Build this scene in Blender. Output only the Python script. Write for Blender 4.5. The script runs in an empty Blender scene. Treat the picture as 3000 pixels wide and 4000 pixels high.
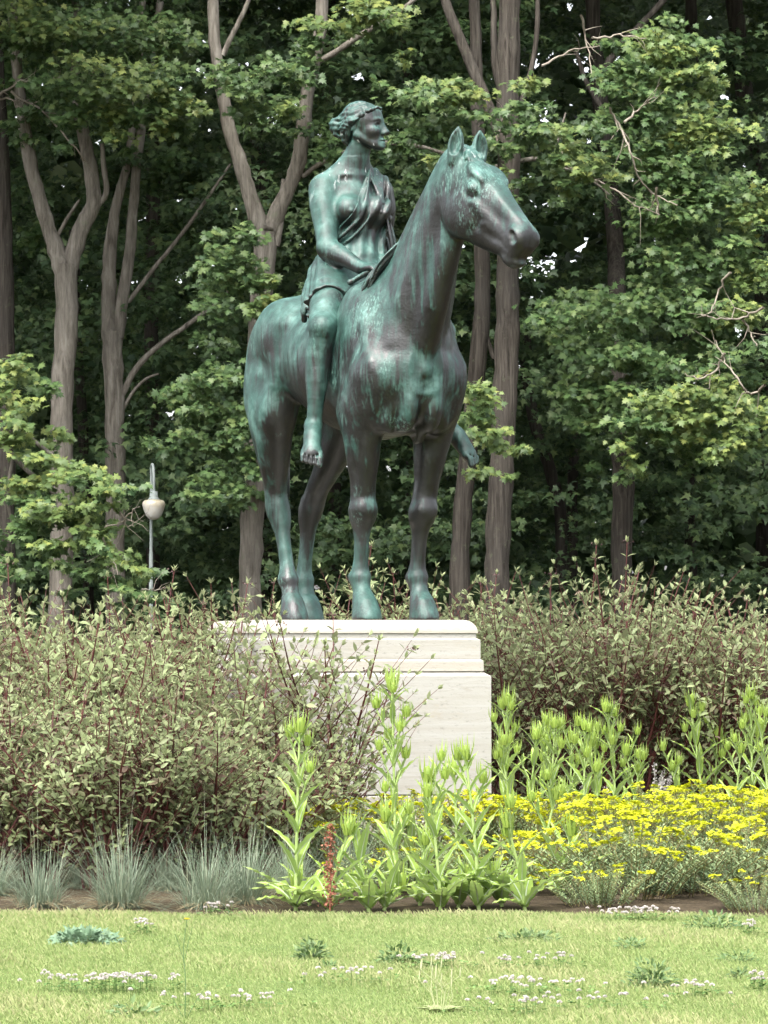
import bpy, math, random
import numpy as np
from mathutils import Vector, Matrix, Quaternion

R = math.radians
scene = bpy.context.scene
COL = scene.collection

# ---------------------------------------------------------------- camera
EYE = 1.55                       # metres above the lawn
PITCH = R(2.02)
cam_data = bpy.data.cameras.new('camera')
cam_data.sensor_fit = 'VERTICAL'
cam_data.sensor_height = 36.0
cam_data.lens = 120.0            # a long phone lens
cam_data.clip_start = 0.1
cam_data.clip_end = 2000.0
cam = bpy.data.objects.new('camera', cam_data)
COL.objects.link(cam)
cam.location = (0.0, 0.0, EYE)
cam.rotation_euler = (R(90) + PITCH, 0.0, 0.0)
scene.camera = cam

# ---------------------------------------------------------------- sky, sun, exposure
SUN_EL, SUN_AZ = R(58), R(205)   # azimuth: clockwise from +Y; the light comes over the photographer's left shoulder
world = bpy.data.worlds.new('World')
scene.world = world
world.use_nodes = True
wn = world.node_tree.nodes
wl = world.node_tree.links
wn.clear()
w_out = wn.new('ShaderNodeOutputWorld')
w_bg = wn.new('ShaderNodeBackground')
w_sky = wn.new('ShaderNodeTexSky')
w_sky.sky_type = 'NISHITA'
w_sky.sun_disc = False
w_sky.sun_elevation = SUN_EL
w_sky.sun_rotation = SUN_AZ
w_sky.air_density = 1.0
w_sky.dust_density = 4.0
w_sky.ozone_density = 1.0
w_hsv = wn.new('ShaderNodeHueSaturation')   # thin bright cloud: hardly any blue left
w_hsv.inputs['Saturation'].default_value = 0.28
w_hsv.inputs['Value'].default_value = 1.0
w_bg.inputs['Strength'].default_value = 0.15
wl.new(w_sky.outputs[0], w_hsv.inputs['Color'])
wl.new(w_hsv.outputs[0], w_bg.inputs['Color'])
wl.new(w_bg.outputs[0], w_out.inputs['Surface'])

sun_data = bpy.data.lights.new('sun', 'SUN')
sun_data.energy = 1.3
sun_data.angle = R(45)
sun_data.color = (1.0, 0.965, 0.91)
sun = bpy.data.objects.new('sun', sun_data)
COL.objects.link(sun)
sun.location = (-10, -10, 30)
_sd = Vector((math.sin(SUN_AZ) * math.cos(SUN_EL), math.cos(SUN_AZ) * math.cos(SUN_EL), math.sin(SUN_EL)))
sun.rotation_euler = _sd.to_track_quat('Z', 'Y').to_euler()

scene.view_settings.view_transform = 'Standard'
scene.view_settings.look = 'None'
scene.view_settings.exposure = 2.0
scene.view_settings.gamma = 1.0
scene.view_settings.use_curve_mapping = False
scene.cycles.max_bounces = 6
scene.cycles.diffuse_bounces = 3
scene.cycles.glossy_bounces = 2
scene.cycles.transmission_bounces = 3
scene.cycles.transparent_max_bounces = 6
scene.cycles.use_adaptive_sampling = True
scene.cycles.adaptive_threshold = 0.035
scene.cycles.use_denoising = True

rng = np.random.default_rng(7)
random.seed(7)

# ---------------------------------------------------------------- helpers
F_PX = 120.0 / 36.0 * 4000.0

def at(px, py, Y):
    """World point at depth Y seen at a pixel of the 3000x4000 photograph (for measuring real positions)."""
    cx, cy = (px - 1500.0) / F_PX, (2000.0 - py) / F_PX
    d = (cx, math.cos(PITCH) - cy * math.sin(PITCH), math.sin(PITCH) + cy * math.cos(PITCH))
    s = Y / d[1]
    return Vector((d[0] * s, Y, EYE + d[2] * s))

def ground_at(px, py):
    """World point on the ground (z = 0) seen at a pixel."""
    cx, cy = (px - 1500.0) / F_PX, (2000.0 - py) / F_PX
    d = (cx, math.cos(PITCH) - cy * math.sin(PITCH), math.sin(PITCH) + cy * math.cos(PITCH))
    s = -EYE / d[2]
    return Vector((d[0] * s, d[1] * s, 0.0))

def mesh_np(name, verts, faces, smooth=True, mats=(), mat_idx=None):
    """verts (n,3); faces: (m,k) array or a list of such arrays."""
    if isinstance(faces, np.ndarray):
        faces = [faces]
    faces = [np.asarray(f, np.int32) for f in faces if len(f)]
    me = bpy.data.meshes.new(name)
    verts = np.ascontiguousarray(verts, np.float32)
    me.vertices.add(len(verts))
    me.vertices.foreach_set('co', verts.ravel())
    nl = sum(f.size for f in faces)
    npoly = sum(len(f) for f in faces)
    me.loops.add(nl)
    me.loops.foreach_set('vertex_index', np.concatenate([f.ravel() for f in faces]))
    me.polygons.add(npoly)
    tot = np.concatenate([np.full(len(f), f.shape[1], np.int32) for f in faces])
    start = np.concatenate([[0], np.cumsum(tot)[:-1]]).astype(np.int32)
    me.polygons.foreach_set('loop_start', start)
    me.polygons.foreach_set('loop_total', tot)
    me.polygons.foreach_set('use_smooth', np.full(npoly, bool(smooth)))
    for m in mats:
        me.materials.append(m)
    if mat_idx is not None:
        me.polygons.foreach_set('material_index', np.asarray(mat_idx, np.int32))
    me.update(calc_edges=True)
    return me

def obj(name, data, parent=None, loc=None, rot=None, scale=None):
    o = bpy.data.objects.new(name, data)
    COL.objects.link(o)
    if parent is not None:
        o.parent = parent
    if loc is not None:
        o.location = loc
    if rot is not None:
        o.rotation_euler = rot
    if scale is not None:
        o.scale = scale if hasattr(scale, '__len__') else (scale,) * 3
    return o

def tag(o, label=None, cat=None, group=None, kind=None):
    if label: o['label'] = label
    if cat: o['category'] = cat
    if group: o['group'] = group
    if kind: o['kind'] = kind
    return o

def empty(name, loc=(0, 0, 0), rz=0.0):
    o = obj(name, None, loc=loc, rot=(0, 0, rz))
    o.empty_display_size = 0.1
    return o

def pchip(xk, yk, x):
    """Monotone cubic interpolation."""
    xk = np.asarray(xk, float); yk = np.asarray(yk, float)
    x = np.asarray(x, float)
    h = np.diff(xk); dl = np.diff(yk) / h
    m = np.zeros_like(yk)
    for i in range(1, len(xk) - 1):
        if dl[i - 1] * dl[i] > 0:
            w1, w2 = 2 * h[i] + h[i - 1], h[i] + 2 * h[i - 1]
            m[i] = (w1 + w2) / (w1 / dl[i - 1] + w2 / dl[i])
    m[0], m[-1] = dl[0], dl[-1]
    i = np.clip(np.searchsorted(xk, x) - 1, 0, len(h) - 1)
    t = np.clip((x - xk[i]) / h[i], 0, 1)
    t2, t3 = t * t, t * t * t
    return ((2 * t3 - 3 * t2 + 1) * yk[i] + (t3 - 2 * t2 + t) * h[i] * m[i]
            + (-2 * t3 + 3 * t2) * yk[i + 1] + (t3 - t2) * h[i] * m[i + 1])

# ---------------------------------------------------------------- node helpers
def new_mat(name):
    m = bpy.data.materials.new(name)
    m.use_nodes = True
    nt = m.node_tree
    b = nt.nodes['Principled BSDF']
    return m, nt, b

class NT:
    """Small wrapper that keeps node graphs short."""
    def __init__(self, nt):
        self.nt = nt
    def n(self, typ, **kw):
        node = self.nt.nodes.new(typ)
        for k, v in kw.items():
            setattr(node, k, v)
        return node
    def link(self, a, b):
        self.nt.links.new(a, b)
    def val(self, sock, v):
        if hasattr(v, 'is_output') or isinstance(v, bpy.types.NodeSocket):
            self.link(v, sock)
        else:
            sock.default_value = v
    def coord(self, kind='Object'):
        return self.n('ShaderNodeTexCoord').outputs[kind]
    def mapping(self, vec, scale=(1, 1, 1), loc=(0, 0, 0), rot=(0, 0, 0)):
        m = self.n('ShaderNodeMapping')
        self.link(vec, m.inputs['Vector'])
        m.inputs['Scale'].default_value = scale
        m.inputs['Location'].default_value = loc
        m.inputs['Rotation'].default_value = rot
        return m.outputs[0]
    def noise(self, vec, scale, detail=4.0, rough=0.55, dist=0.0, out=0):
        t = self.n('ShaderNodeTexNoise')
        if vec is not None:
            self.link(vec, t.inputs['Vector'])
        t.inputs['Scale'].default_value = scale
        t.inputs['Detail'].default_value = detail
        t.inputs['Roughness'].default_value = rough
        t.inputs['Distortion'].default_value = dist
        return t.outputs[out]
    def voronoi(self, vec, scale, out='Distance', **kw):
        t = self.n('ShaderNodeTexVoronoi', **kw)
        self.link(vec, t.inputs['Vector'])
        t.inputs['Scale'].default_value = scale
        return t.outputs[out]
    def ramp(self, fac, stops, interp='LINEAR'):
        r = self.n('ShaderNodeValToRGB')
        r.color_ramp.interpolation = interp
        el = r.color_ramp.elements
        while len(el) < len(stops):
            el.new(0.5)
        for e, (p, c) in zip(el, stops):
            e.position = p
            e.color = (c, c, c, 1) if not hasattr(c, '__len__') else (tuple(c) + (1,))[:4]
        self.link(fac, r.inputs['Fac'])
        return r.outputs['Color']
    def mix(self, fac, a, b, blend='MIX'):
        m = self.n('ShaderNodeMix', data_type='RGBA', blend_type=blend)
        self.val(m.inputs[0], fac)
        for s, v in ((m.inputs[6], a), (m.inputs[7], b)):
            if isinstance(v, bpy.types.NodeSocket):
                self.link(v, s)
            else:
                s.default_value = (tuple(v) + (1,))[:4]
        return m.outputs[2]
    def math(self, op, a, b=0.5, clamp=False):
        m = self.n('ShaderNodeMath', operation=op, use_clamp=clamp)
        self.val(m.inputs[0], a)
        self.val(m.inputs[1], b)
        return m.outputs[0]
    def bump(self, height, strength=0.3, dist=0.01):
        b = self.n('ShaderNodeBump')
        self.link(height, b.inputs['Height'])
        b.inputs['Strength'].default_value = strength
        b.inputs['Distance'].default_value = dist
        return b.outputs[0]
# ================================================================ implicit sculpting kit
def _smin(a, b, k):
    if k <= 0:
        return np.minimum(a, b)
    h = np.maximum(k - np.abs(a - b), 0) / k
    return np.minimum(a, b) - h * h * (k * 0.25)

def _smax(a, b, k):
    return -_smin(-a, -b, k)

def V(*a):
    return np.array(a, np.float32)

class Clay:
    def __init__(self, lo, hi, vox):
        self.lo = np.array(lo, float)
        self.v = float(vox)
        self.n = np.ceil((np.array(hi) - self.lo) / vox).astype(int) + 1
        self.D = np.full(self.n, 0.3, np.float32)
        self.ax = [(self.lo[i] + np.arange(self.n[i]) * vox).astype(np.float32) for i in range(3)]
    def _blk(self, lo, hi, m):
        i0 = np.clip(np.floor((np.array(lo) - m - self.lo) / self.v).astype(int), 0, self.n)
        i1 = np.clip(np.ceil((np.array(hi) + m - self.lo) / self.v).astype(int) + 1, 0, self.n)
        if (i1 <= i0).any():
            return None
        sl = tuple(slice(a, b) for a, b in zip(i0, i1))
        x, y, z = (self.ax[i][sl[i]] for i in range(3))
        return sl, x[:, None, None], y[None, :, None], z[None, None, :]
    def put(self, lo, hi, fn, k=0.05, op='add'):
        b = self._blk(lo, hi, k + 2.5 * self.v)
        if b is None:
            return
        sl, x, y, z = b
        d = fn(x, y, z).astype(np.float32)
        s = self.D[sl]
        if op == 'add':
            self.D[sl] = _smin(s, d, k)
        elif op == 'cut':
            self.D[sl] = _smax(s, -d, k)
        elif op == 'and':
            self.D[sl] = _smax(s, d, k)
    # round cone between two points
    def cone(self, a, b, r1, r2=None, k=0.05, op='add'):
        a = np.asarray(a, float); b = np.asarray(b, float)
        r2 = r1 if r2 is None else r2
        rm = max(r1, r2)
        ab = b - a
        L2 = float(ab @ ab) + 1e-12
        def fn(x, y, z):
            px, py, pz = x - a[0], y - a[1], z - a[2]
            h = np.clip((px * ab[0] + py * ab[1] + pz * ab[2]) / L2, 0, 1)
            dx, dy, dz = px - ab[0] * h, py - ab[1] * h, pz - ab[2] * h
            return np.sqrt(dx * dx + dy * dy + dz * dz) - (r1 + (r2 - r1) * h)
        self.put(np.minimum(a, b) - rm, np.maximum(a, b) + rm, fn, k, op)
    def _seg(self, pts):
        def fn(x, y, z, i):
            a, ab = pts[i], pts[i + 1] - pts[i]
            px, py, pz = x - a[0], y - a[1], z - a[2]
            h = np.clip((px * ab[0] + py * ab[1] + pz * ab[2]) / (float(ab @ ab) + 1e-12), 0, 1)
            dx, dy, dz = px - ab[0] * h, py - ab[1] * h, pz - ab[2] * h
            return np.sqrt(dx * dx + dy * dy + dz * dz), h
        return fn
    def chain(self, pts, rad, k=0.05, op='add', sub=1):
        """A tapering tube along a path, blended on as one piece."""
        pts = np.asarray(pts, float); rad = np.asarray(rad, float)
        if sub > 1:
            pts, rad = smooth_path(pts, rad, sub)
        seg = self._seg(pts)
        def fn(x, y, z):
            D = None
            for i in range(len(pts) - 1):
                d, h = seg(x, y, z, i)
                d = d - (rad[i] + (rad[i + 1] - rad[i]) * h)
                D = d if D is None else np.minimum(D, d)
            return D
        self.put(pts.min(0) - rad.max(), pts.max(0) + rad.max(), fn, k, op)
    def dent(self, pts, depth, width, sub=1):
        """Soft furrow (depth > 0) or ridge (depth < 0) along a path."""
        pts = np.asarray(pts, float)
        n0 = len(pts)
        dep = np.asarray(depth if hasattr(depth, '__len__') else [depth] * n0, float)
        if sub > 1:
            pts, dep = smooth_path(pts, dep, sub)
        seg = self._seg(pts)
        b = self._blk(pts.min(0), pts.max(0), 2.5 * width)
        if b is None:
            return
        sl, x, y, z = b
        D = None
        for i in range(len(pts) - 1):
            d, h = seg(x, y, z, i)
            g = (dep[i] + (dep[i + 1] - dep[i]) * h) * np.exp(-(d / width) ** 2)
            D = g if D is None else np.where(np.abs(g) > np.abs(D), g, D)
        self.D[sl] += D.astype(np.float32)
    # ellipsoid; rows of M are its axes
    def ell(self, c, r, M=None, k=0.05, op='add'):
        c = np.asarray(c, float); r = np.asarray(r, float)
        M = np.eye(3) if M is None else np.asarray(M, float)
        ext = np.sqrt(((M * r[:, None]) ** 2).sum(0))
        def fn(x, y, z):
            px, py, pz = x - c[0], y - c[1], z - c[2]
            k0 = 0; k1 = 0
            for i in range(3):
                q = px * M[i, 0] + py * M[i, 1] + pz * M[i, 2]
                k0 = k0 + (q / r[i]) ** 2
                k1 = k1 + (q / (r[i] * r[i])) ** 2
            k0 = np.sqrt(k0)
            return k0 * (k0 - 1) / np.maximum(np.sqrt(k1), 1e-6)
        self.put(c - ext, c + ext, fn, k, op)
    # loft along an arbitrary straight axis: knots (t, offset on B, offset on C, half B, half C)
    def loft(self, P, A, B, Cx, knots, k=0.05, op='add', power=2.0):
        P = np.asarray(P, float)
        A, B, Cx = (np.asarray(v, float) / np.linalg.norm(v) for v in (A, B, Cx))
        K = np.asarray(knots, float)
        tt = np.linspace(K[0, 0], K[-1, 0], 400)
        tab = [pchip(K[:, 0], K[:, j], tt) for j in range(1, 5)]
        cs = [P + A * t + B * ob + Cx * oc + sb * B * wb + sc * Cx * wc
              for t, ob, oc, wb, wc in zip(tt[::8], tab[0][::8], tab[1][::8], tab[2][::8], tab[3][::8]) for sb in (-1, 1) for sc in (-1, 1)]
        cs = np.array(cs)
        t0, t1, nT = K[0, 0], K[-1, 0], len(tt) - 1
        def fn(x, y, z):
            px, py, pz = x - P[0], y - P[1], z - P[2]
            t = px * A[0] + py * A[1] + pz * A[2]
            b = px * B[0] + py * B[1] + pz * B[2]
            c = px * Cx[0] + py * Cx[1] + pz * Cx[2]
            u = np.clip((t - t0) / (t1 - t0) * nT, 0, nT)
            ob, oc, wb, wc = (np.interp(u, np.arange(nT + 1), a) for a in tab)
            qb, qc = (b - ob) / wb, (c - oc) / wc
            if power == 2.0:
                k0 = np.sqrt(qb * qb + qc * qc)
            else:
                k0 = (np.abs(qb) ** power + np.abs(qc) ** power) ** (1 / power)
            k1 = np.sqrt((qb / wb) ** 2 + (qc / wc) ** 2)
            d = k0 * (k0 - 1) / np.maximum(k1, 1e-5)
            d = np.where(k0 < 1e-4, -np.minimum(wb, wc), d)
            return np.maximum(d, np.maximum(t0 - t, t - t1))
        self.put(cs.min(0), cs.max(0), fn, k, op)
    def disp(self, lo, hi, fn):
        """Add a displacement field (positive = outwards) inside a box."""
        b = self._blk(lo, hi, 0)
        if b is None:
            return
        sl, x, y, z = b
        self.D[sl] -= fn(x, y, z).astype(np.float32)
    def mesh(self, name, mats=()):
        D = self.D
        ins = D < 0
        for a in range(3):                                 # keep the surface closed at the box
            s = [slice(None)] * 3
            s[a] = 0; ins[tuple(s)] = False
            s[a] = -1; ins[tuple(s)] = False
        n = np.array(D.shape)
        cnt = np.zeros(n - 1, np.uint8)
        for i in (0, 1):
            for j in (0, 1):
                for l in (0, 1):
                    cnt += ins[i:n[0] - 1 + i, j:n[1] - 1 + j, l:n[2] - 1 + l]
        act = np.argwhere((cnt > 0) & (cnt < 8))
        ids = np.full(n - 1, -1, np.int32)
        ids[tuple(act.T)] = np.arange(len(act), dtype=np.int32)
        cor = [(i, j, l) for i in (0, 1) for j in (0, 1) for l in (0, 1)]
        dv = {c: D[act[:, 0] + c[0], act[:, 1] + c[1], act[:, 2] + c[2]] for c in cor}
        acc = np.zeros((len(act), 3)); num = np.zeros(len(act))
        for c in cor:
            for a in range(3):
                if c[a] == 0:
                    c2 = list(c); c2[a] = 1; c2 = tuple(c2)
                    d1, d2 = dv[c], dv[c2]
                    m = (d1 < 0) != (d2 < 0)
                    t = d1[m] / (d1[m] - d2[m])
                    p = np.tile(np.array(c, float), (m.sum(), 1))
                    p[:, a] += t
                    acc[m] += p
                    num[m] += 1
        verts = self.lo + (act + acc / np.maximum(num, 1)[:, None]) * self.v
        faces = []
        for a in range(3):
            s0 = [slice(None)] * 3; s1 = [slice(None)] * 3
            s0[a] = slice(0, -1); s1[a] = slice(1, None)
            e = ins[tuple(s0)] != ins[tuple(s1)]
            e_idx = np.argwhere(e)
            o1, o2 = [(1, 2), (2, 0), (0, 1)][a]
            ok = (e_idx[:, o1] > 0) & (e_idx[:, o2] > 0) & (e_idx[:, o1] < n[o1] - 1) & (e_idx[:, o2] < n[o2] - 1)
            e_idx = e_idx[ok]
            q = []
            for d1, d2 in ((0, 0), (-1, 0), (-1, -1), (0, -1)):
                t = e_idx.copy()
                t[:, o1] += d1; t[:, o2] += d2
                q.append(ids[t[:, 0], t[:, 1], t[:, 2]])
            q = np.stack(q, 1)
            fl = ins[e_idx[:, 0], e_idx[:, 1], e_idx[:, 2]]
            q[~fl] = q[~fl][:, ::-1]
            faces.append(q[(q >= 0).all(1)])
        faces = np.concatenate(faces)
        # a touch of Laplacian smoothing takes the grid out of the surface
        for _ in range(2):
            fr = faces.ravel(); to = np.roll(faces, -1, 1).ravel()
            c = np.bincount(fr, minlength=len(verts))
            s = np.stack([np.bincount(fr, verts[to, a], len(verts)) for a in range(3)], 1)
            verts = np.where((c > 0)[:, None], verts * 0.5 + 0.5 * s / np.maximum(c, 1)[:, None], verts)
        return mesh_np(name, verts, faces, True, mats)

def smooth_path(pts, rad, sub):
    """Catmull-Rom through the points."""
    pts = np.asarray(pts, float)
    P = np.vstack([2 * pts[0] - pts[1], pts, 2 * pts[-1] - pts[-2]])
    out = []; rr = []
    for i in range(1, len(P) - 2):
        for j in range(sub):
            t = j / sub
            out.append(0.5 * (2 * P[i] + (P[i + 1] - P[i - 1]) * t + (2 * P[i - 1] - 5 * P[i] + 4 * P[i + 1] - P[i + 2]) * t * t
                              + (3 * P[i] - P[i - 1] - 3 * P[i + 1] + P[i + 2]) * t ** 3))
            rr.append(rad[i - 1] + (rad[i] - rad[i - 1]) * t)
    out.append(pts[-1]); rr.append(rad[-1])
    return np.array(out), np.array(rr)

def frame(a, up=(0, 0, 1)):
    a = np.asarray(a, float); a = a / np.linalg.norm(a)
    b = np.cross(up, a); b /= np.linalg.norm(b)
    c = np.cross(a, b)
    return a, b, c
# ================================================================ the statue: local axes f forward, l left, z up from the plinth top
TH = R(66.5)
ST_LOC = Vector((-0.185, 26.5, 1.646))
ST_RZ = -TH                                  # local +x (forward) points right and towards the lens

def make_horse():
    C = Clay((-2.0, -0.72, -0.02), (2.75, 0.86, 3.85), 0.0105)
    # ---- trunk: t along f; B = l, C = z
    C.loft((0, 0, 0), (1, 0, 0), (0, 1, 0), (0, 0, 1), [
        (-1.56, 0, 2.05, .06, .10), (-1.50, 0, 2.10, .20, .24), (-1.38, 0, 2.14, .31, .33), (-1.15, 0, 2.15, .41, .40), (-.85, 0, 2.17, .455, .455),
        (-.5, 0, 2.075, .45, .485), (-.1, 0, 1.985, .475, .53), (.3, 0, 1.965, .465, .58),
        (.6, 0, 2.02, .41, .635), (.85, 0, 2.0, .36, .60), (1.02, 0, 1.94, .32, .48), (1.16, 0, 1.87, .26, .32), (1.24, 0, 1.83, .14, .16)], k=.02)
    # ---- neck
    P0, P1 = V(.72, 0, 2.06), V(1.68, .085, 3.33)
    A = (P1 - P0) / np.linalg.norm(P1 - P0)
    Cn = np.cross(A, (0, 1, 0)); Cn /= np.linalg.norm(Cn)      # towards the throat
    Cn = Cn if Cn[0] > 0 else -Cn
    Bn = np.cross(Cn, A)
    C.loft(P0, A, Bn, Cn, [
        (-.15, 0, -.02, .30, .50), (.15, 0, 0, .295, .49), (.45, 0, .0, .245, .415), (.75, 0, -.005, .195, .335),
        (1.0, 0, -.015, .17, .285), (1.25, 0, -.015, .152, .235), (1.45, 0, -.005, .142, .215), (1.60, 0, .0, .12, .19), (1.70, 0, .0, .08, .12)], k=.14)
    # crest of the neck
    C.chain([(.55, 0, 2.60), (.82, .0, 2.74), (1.06, .02, 2.96), (1.30, .05, 3.20), (1.52, .08, 3.37), (1.66, .10, 3.41)], [.07, .075, .07, .065, .07, .07], k=.09, sub=3)
    # windpipe and neck muscle relief
    C.chain([(1.70, .08, 2.98), (1.56, .04, 2.68), (1.40, .01, 2.32), (1.22, 0, 2.0)], [.07, .085, .09, .06], k=.10, sub=3)
    for s, o in ((-1, 0), (1, .05)):
        C.dent([(1.62, o + s * .14, 3.0), (1.50, o + s * .165, 2.72), (1.36, s * .17, 2.40), (1.2, s * .12, 2.02)], [.0, .022, .026, .0], .035, sub=4)
        C.dent([(1.50, o + s * .19, 3.0), (1.36, o + s * .21, 2.72), (1.18, s * .24, 2.40), (1.10, s * .16, 2.05)], [.0, -.022, -.028, .0], .07, sub=4)
        C.dent([(1.30, o + s * .17, 3.1), (1.1, o + s * .20, 2.80), (.92, s * .28, 2.55)], [.0, .014, .0], .05, sub=4)
    for s in (-1, 1):
        # shoulder blade, arm, point of the shoulder
        sb = frame((.50, 0, -.86))[0]
        C.ell((.74, s * .285, 2.10), (.46, .11, .22), [sb, (0, 1, 0), np.cross(sb, (0, 1, 0))], k=.12)
        C.ell((.95, s * .285, 1.80), (.20, .13, .24), k=.10)
        C.cone((.92, s * .29, 1.82), (.68, s * .295, 1.54), .165, .145, k=.10)
        C.ell((.53, s * .33, 1.74), (.19, .075, .24), k=.08)                     # triceps
        C.dent([(.60, s * .45, 2.05), (.62, s * .46, 1.80), (.66, s * .46, 1.58)], [.0, -.02, 0], .05, sub=3)
        C.dent([(.78, s * .42, 2.1), (.76, s * .46, 1.85), (.80, s * .46, 1.62)], [.0, .022, 0], .035, sub=3)
        C.dent([(.66, s * .36, 2.50), (.86, s * .42, 2.15), (1.02, s * .42, 1.92)], [.0, .02, 0], .04, sub=3)
        C.dent([(.92, s * .40, 2.25), (1.0, s * .42, 2.0)], -.012, .05)
        # breast muscles and their furrows
        C.ell((1.10, s * .095, 1.64), (.145, .085, .24), k=.05)
        C.ell((.99, s * .20, 1.56), (.12, .12, .17), k=.10)
        C.dent([(1.28, s * .10, 1.90), (1.24, s * .215, 1.74), (1.16, s * .235, 1.52), (1.08, s * .20, 1.38)], [.004, .024, .02, 0], .03, sub=3)
        C.dent([(1.22, s * .05, 2.0), (1.16, s * .25, 2.0), (1.1, s * .36, 1.98)], [.006, .016, 0], .05, sub=3)
        # haunch: hip, thigh, buttock
        C.ell((-.90, s * .29, 2.30), (.36, .19, .26), k=.10)
        C.ell((-.62, s * .34, 2.33), (.10, .08, .08), k=.08)                     # point of the hip
        C.ell((-1.22, s * .285, 2.0), (.26, .18, .42), k=.12)
    C.dent([(1.27, 0, 1.78), (1.26, 0, 1.60), (1.16, 0, 1.42)], [.02, .035, .01], .022, sub=3)
    C.ell((1.20, .0, 1.86), (.08, .075, .10), k=.06)
    for s in (-1, 1):
        C.dent([(1.275, s * .075, 1.86), (1.25, s * .165, 1.72), (1.17, s * .20, 1.55), (1.02, s * .16, 1.40)], [.010, .026, .030, .012], .020, sub=4)
        C.dent([(1.20, s * .33, 1.78), (1.10, s * .30, 1.58), (.98, s * .22, 1.42)], [0, .020, .016], .030, sub=4)
        C.dent([(1.08, s * .27, 1.72), (1.0, s * .30, 1.55)], -.014, .05)
        C.dent([(1.06, s * .43, 2.1), (1.10, s * .40, 1.92), (1.14, s * .33, 1.80)], [0, -.016, 0], .05, sub=3)
        for q in range(3):
            C.dent([(1.14 - .03 * q, s * (.10 + .05 * q), 1.46), (1.03 - .03 * q, s * (.10 + .06 * q), 1.38)], [.010, .004], .012)
    C.chain([(1.02, .06, 1.42), (.97, .075, 1.355), (.90, .07, 1.335)], [.035, .03, .015], k=.05)
    # flank hollows and ribs
    for s in (-1, 1):
        C.dent([(-.56, s * .46, 2.26), (-.60, s * .47, 2.08), (-.62, s * .46, 1.9)], [.02, .035, .01], .09, sub=2)
        for i, f0 in enumerate((-.45, -.33, -.21, -.09)):
            C.dent([(f0, s * .45, 2.25), (f0 + .04, s * .475, 2.0), (f0 + .12, s * .44, 1.72)], [0, .007, 0], .03, sub=2)
        C.dent([(.50, s * .40, 2.3), (.40, s * .47, 2.0), (.38, s * .46, 1.7)], [0, .02, .015], .045, sub=2)
    # ---- forelegs: loft downwards, B = f, C = l
    FK = [(1.9, .80, .28, .10, .05), (1.75, .80, .295, .20, .115), (1.6, .78, .30, .215, .14), (1.4, .74, .295, .165, .126), (1.2, .715, .283, .126, .106), (1.02, .695, .273, .098, .086),
          (.92, .68, .267, .090, .088), (.83, .672, .263, .104, .103), (.76, .658, .260, .095, .094), (.68, .635, .257, .075, .063), (.58, .62, .254, .067, .052),
          (.46, .603, .252, .066, .052), (.385, .588, .252, .074, .063), (.325, .58, .252, .096, .082), (.27, .595, .252, .084, .069), (.225, .625, .252, .078, .064),
          (.175, .66, .252, .094, .078), (.12, .69, .252, .112, .090), (.0, .72, .252, .134, .104), (-.03, .72, .252, .134, .104)]
    for s in (-1, 1):
        dl = -.03 if s > 0 else .0
        kn = [(z, f, s * l + dl * max(0, min(1, (1.6 - z) / .8)), wf * (1.05 + .08 * max(0, min(1, z - .5))), wl * (1.06 + .08 * max(0, min(1, z - .5)))) for z, f, l, wf, wl in FK][::-1]
        C.loft((0, 0, 0), (0, 0, 1), (1, 0, 0), (0, 1, 0), kn, k=.09)
        L = s * .252 + dl
        C.ell((.575, L, .77), (.045, .042, .07), k=.05)                           # back of the knee
        C.ell((.75, L + s * .01, .835), (.035, .07, .07), k=.04)                  # knee cap
        C.ell((.505, L, .315), (.045, .052, .052), k=.04)                         # ergot
        C.cone((.555, L, .70), (.525, L, .36), .026, .03, k=.02)                  # tendon
        C.dent([(.71, s * .385, 1.50), (.72, L + s * .13, 1.25), (.70, L + s * .105, .98)], [-.012, -.02, 0], .045, sub=3)       # forearm muscle
        C.dent([(.84, s * .32, 1.48), (.80, L, 1.2), (.765, L, .98)], [-.01, -.022, 0], .05, sub=3)
        C.dent([(.78, s * .40, 1.40), (.765, L + s * .115, 1.15), (.74, L + s * .09, .98)], [0, .018, 0], .025, sub=3)
        C.dent([(.565, L + s * .055, .68), (.545, L + s * .055, .38)], .014, .02)
        C.dent([(.68, L + s * .115, .93), (.66, L + s * .115, .72)], .01, .02)
        C.ell((.62, s * .37, 1.58), (.09, .06, .09), k=.06)                       # elbow
        C.dent([(.66 + .11, L - .07, .165), (.66 + .12, L, .155), (.66 + .11, L + .07, .165)], -.006, .015)   # coronet
        for q in (-.6, .3):
            pass
    # ---- hind legs: (z, f, l, wf, wl)
    RH = [(2.2, -1.10, -.25, .10, .05), (1.95, -1.10, -.29, .34, .17), (1.75, -1.08, -.32, .33, .18), (1.6, -1.05, -.33, .28, .165), (1.45, -1.05, -.32, .235, .145), (1.28, -1.08, -.295, .185, .12), (1.12, -1.13, -.265, .135, .098),
          (1.0, -1.165, -.24, .118, .09), (.90, -1.165, -.225, .13, .096), (.80, -1.135, -.215, .108, .084), (.70, -1.105, -.21, .084, .062), (.58, -1.07, -.205, .074, .055),
          (.46, -1.04, -.2, .074, .056), (.39, -1.015, -.2, .082, .066), (.33, -1.0, -.2, .10, .082), (.275, -.985, -.2, .088, .07), (.23, -.955, -.2, .082, .066), (.18, -.92, -.2, .098, .082), (.12, -.895, -.2, .114, .094), (0, -.868, -.2, .137, .110), (-.03, -.868, -.2, .137, .110)]
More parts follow.
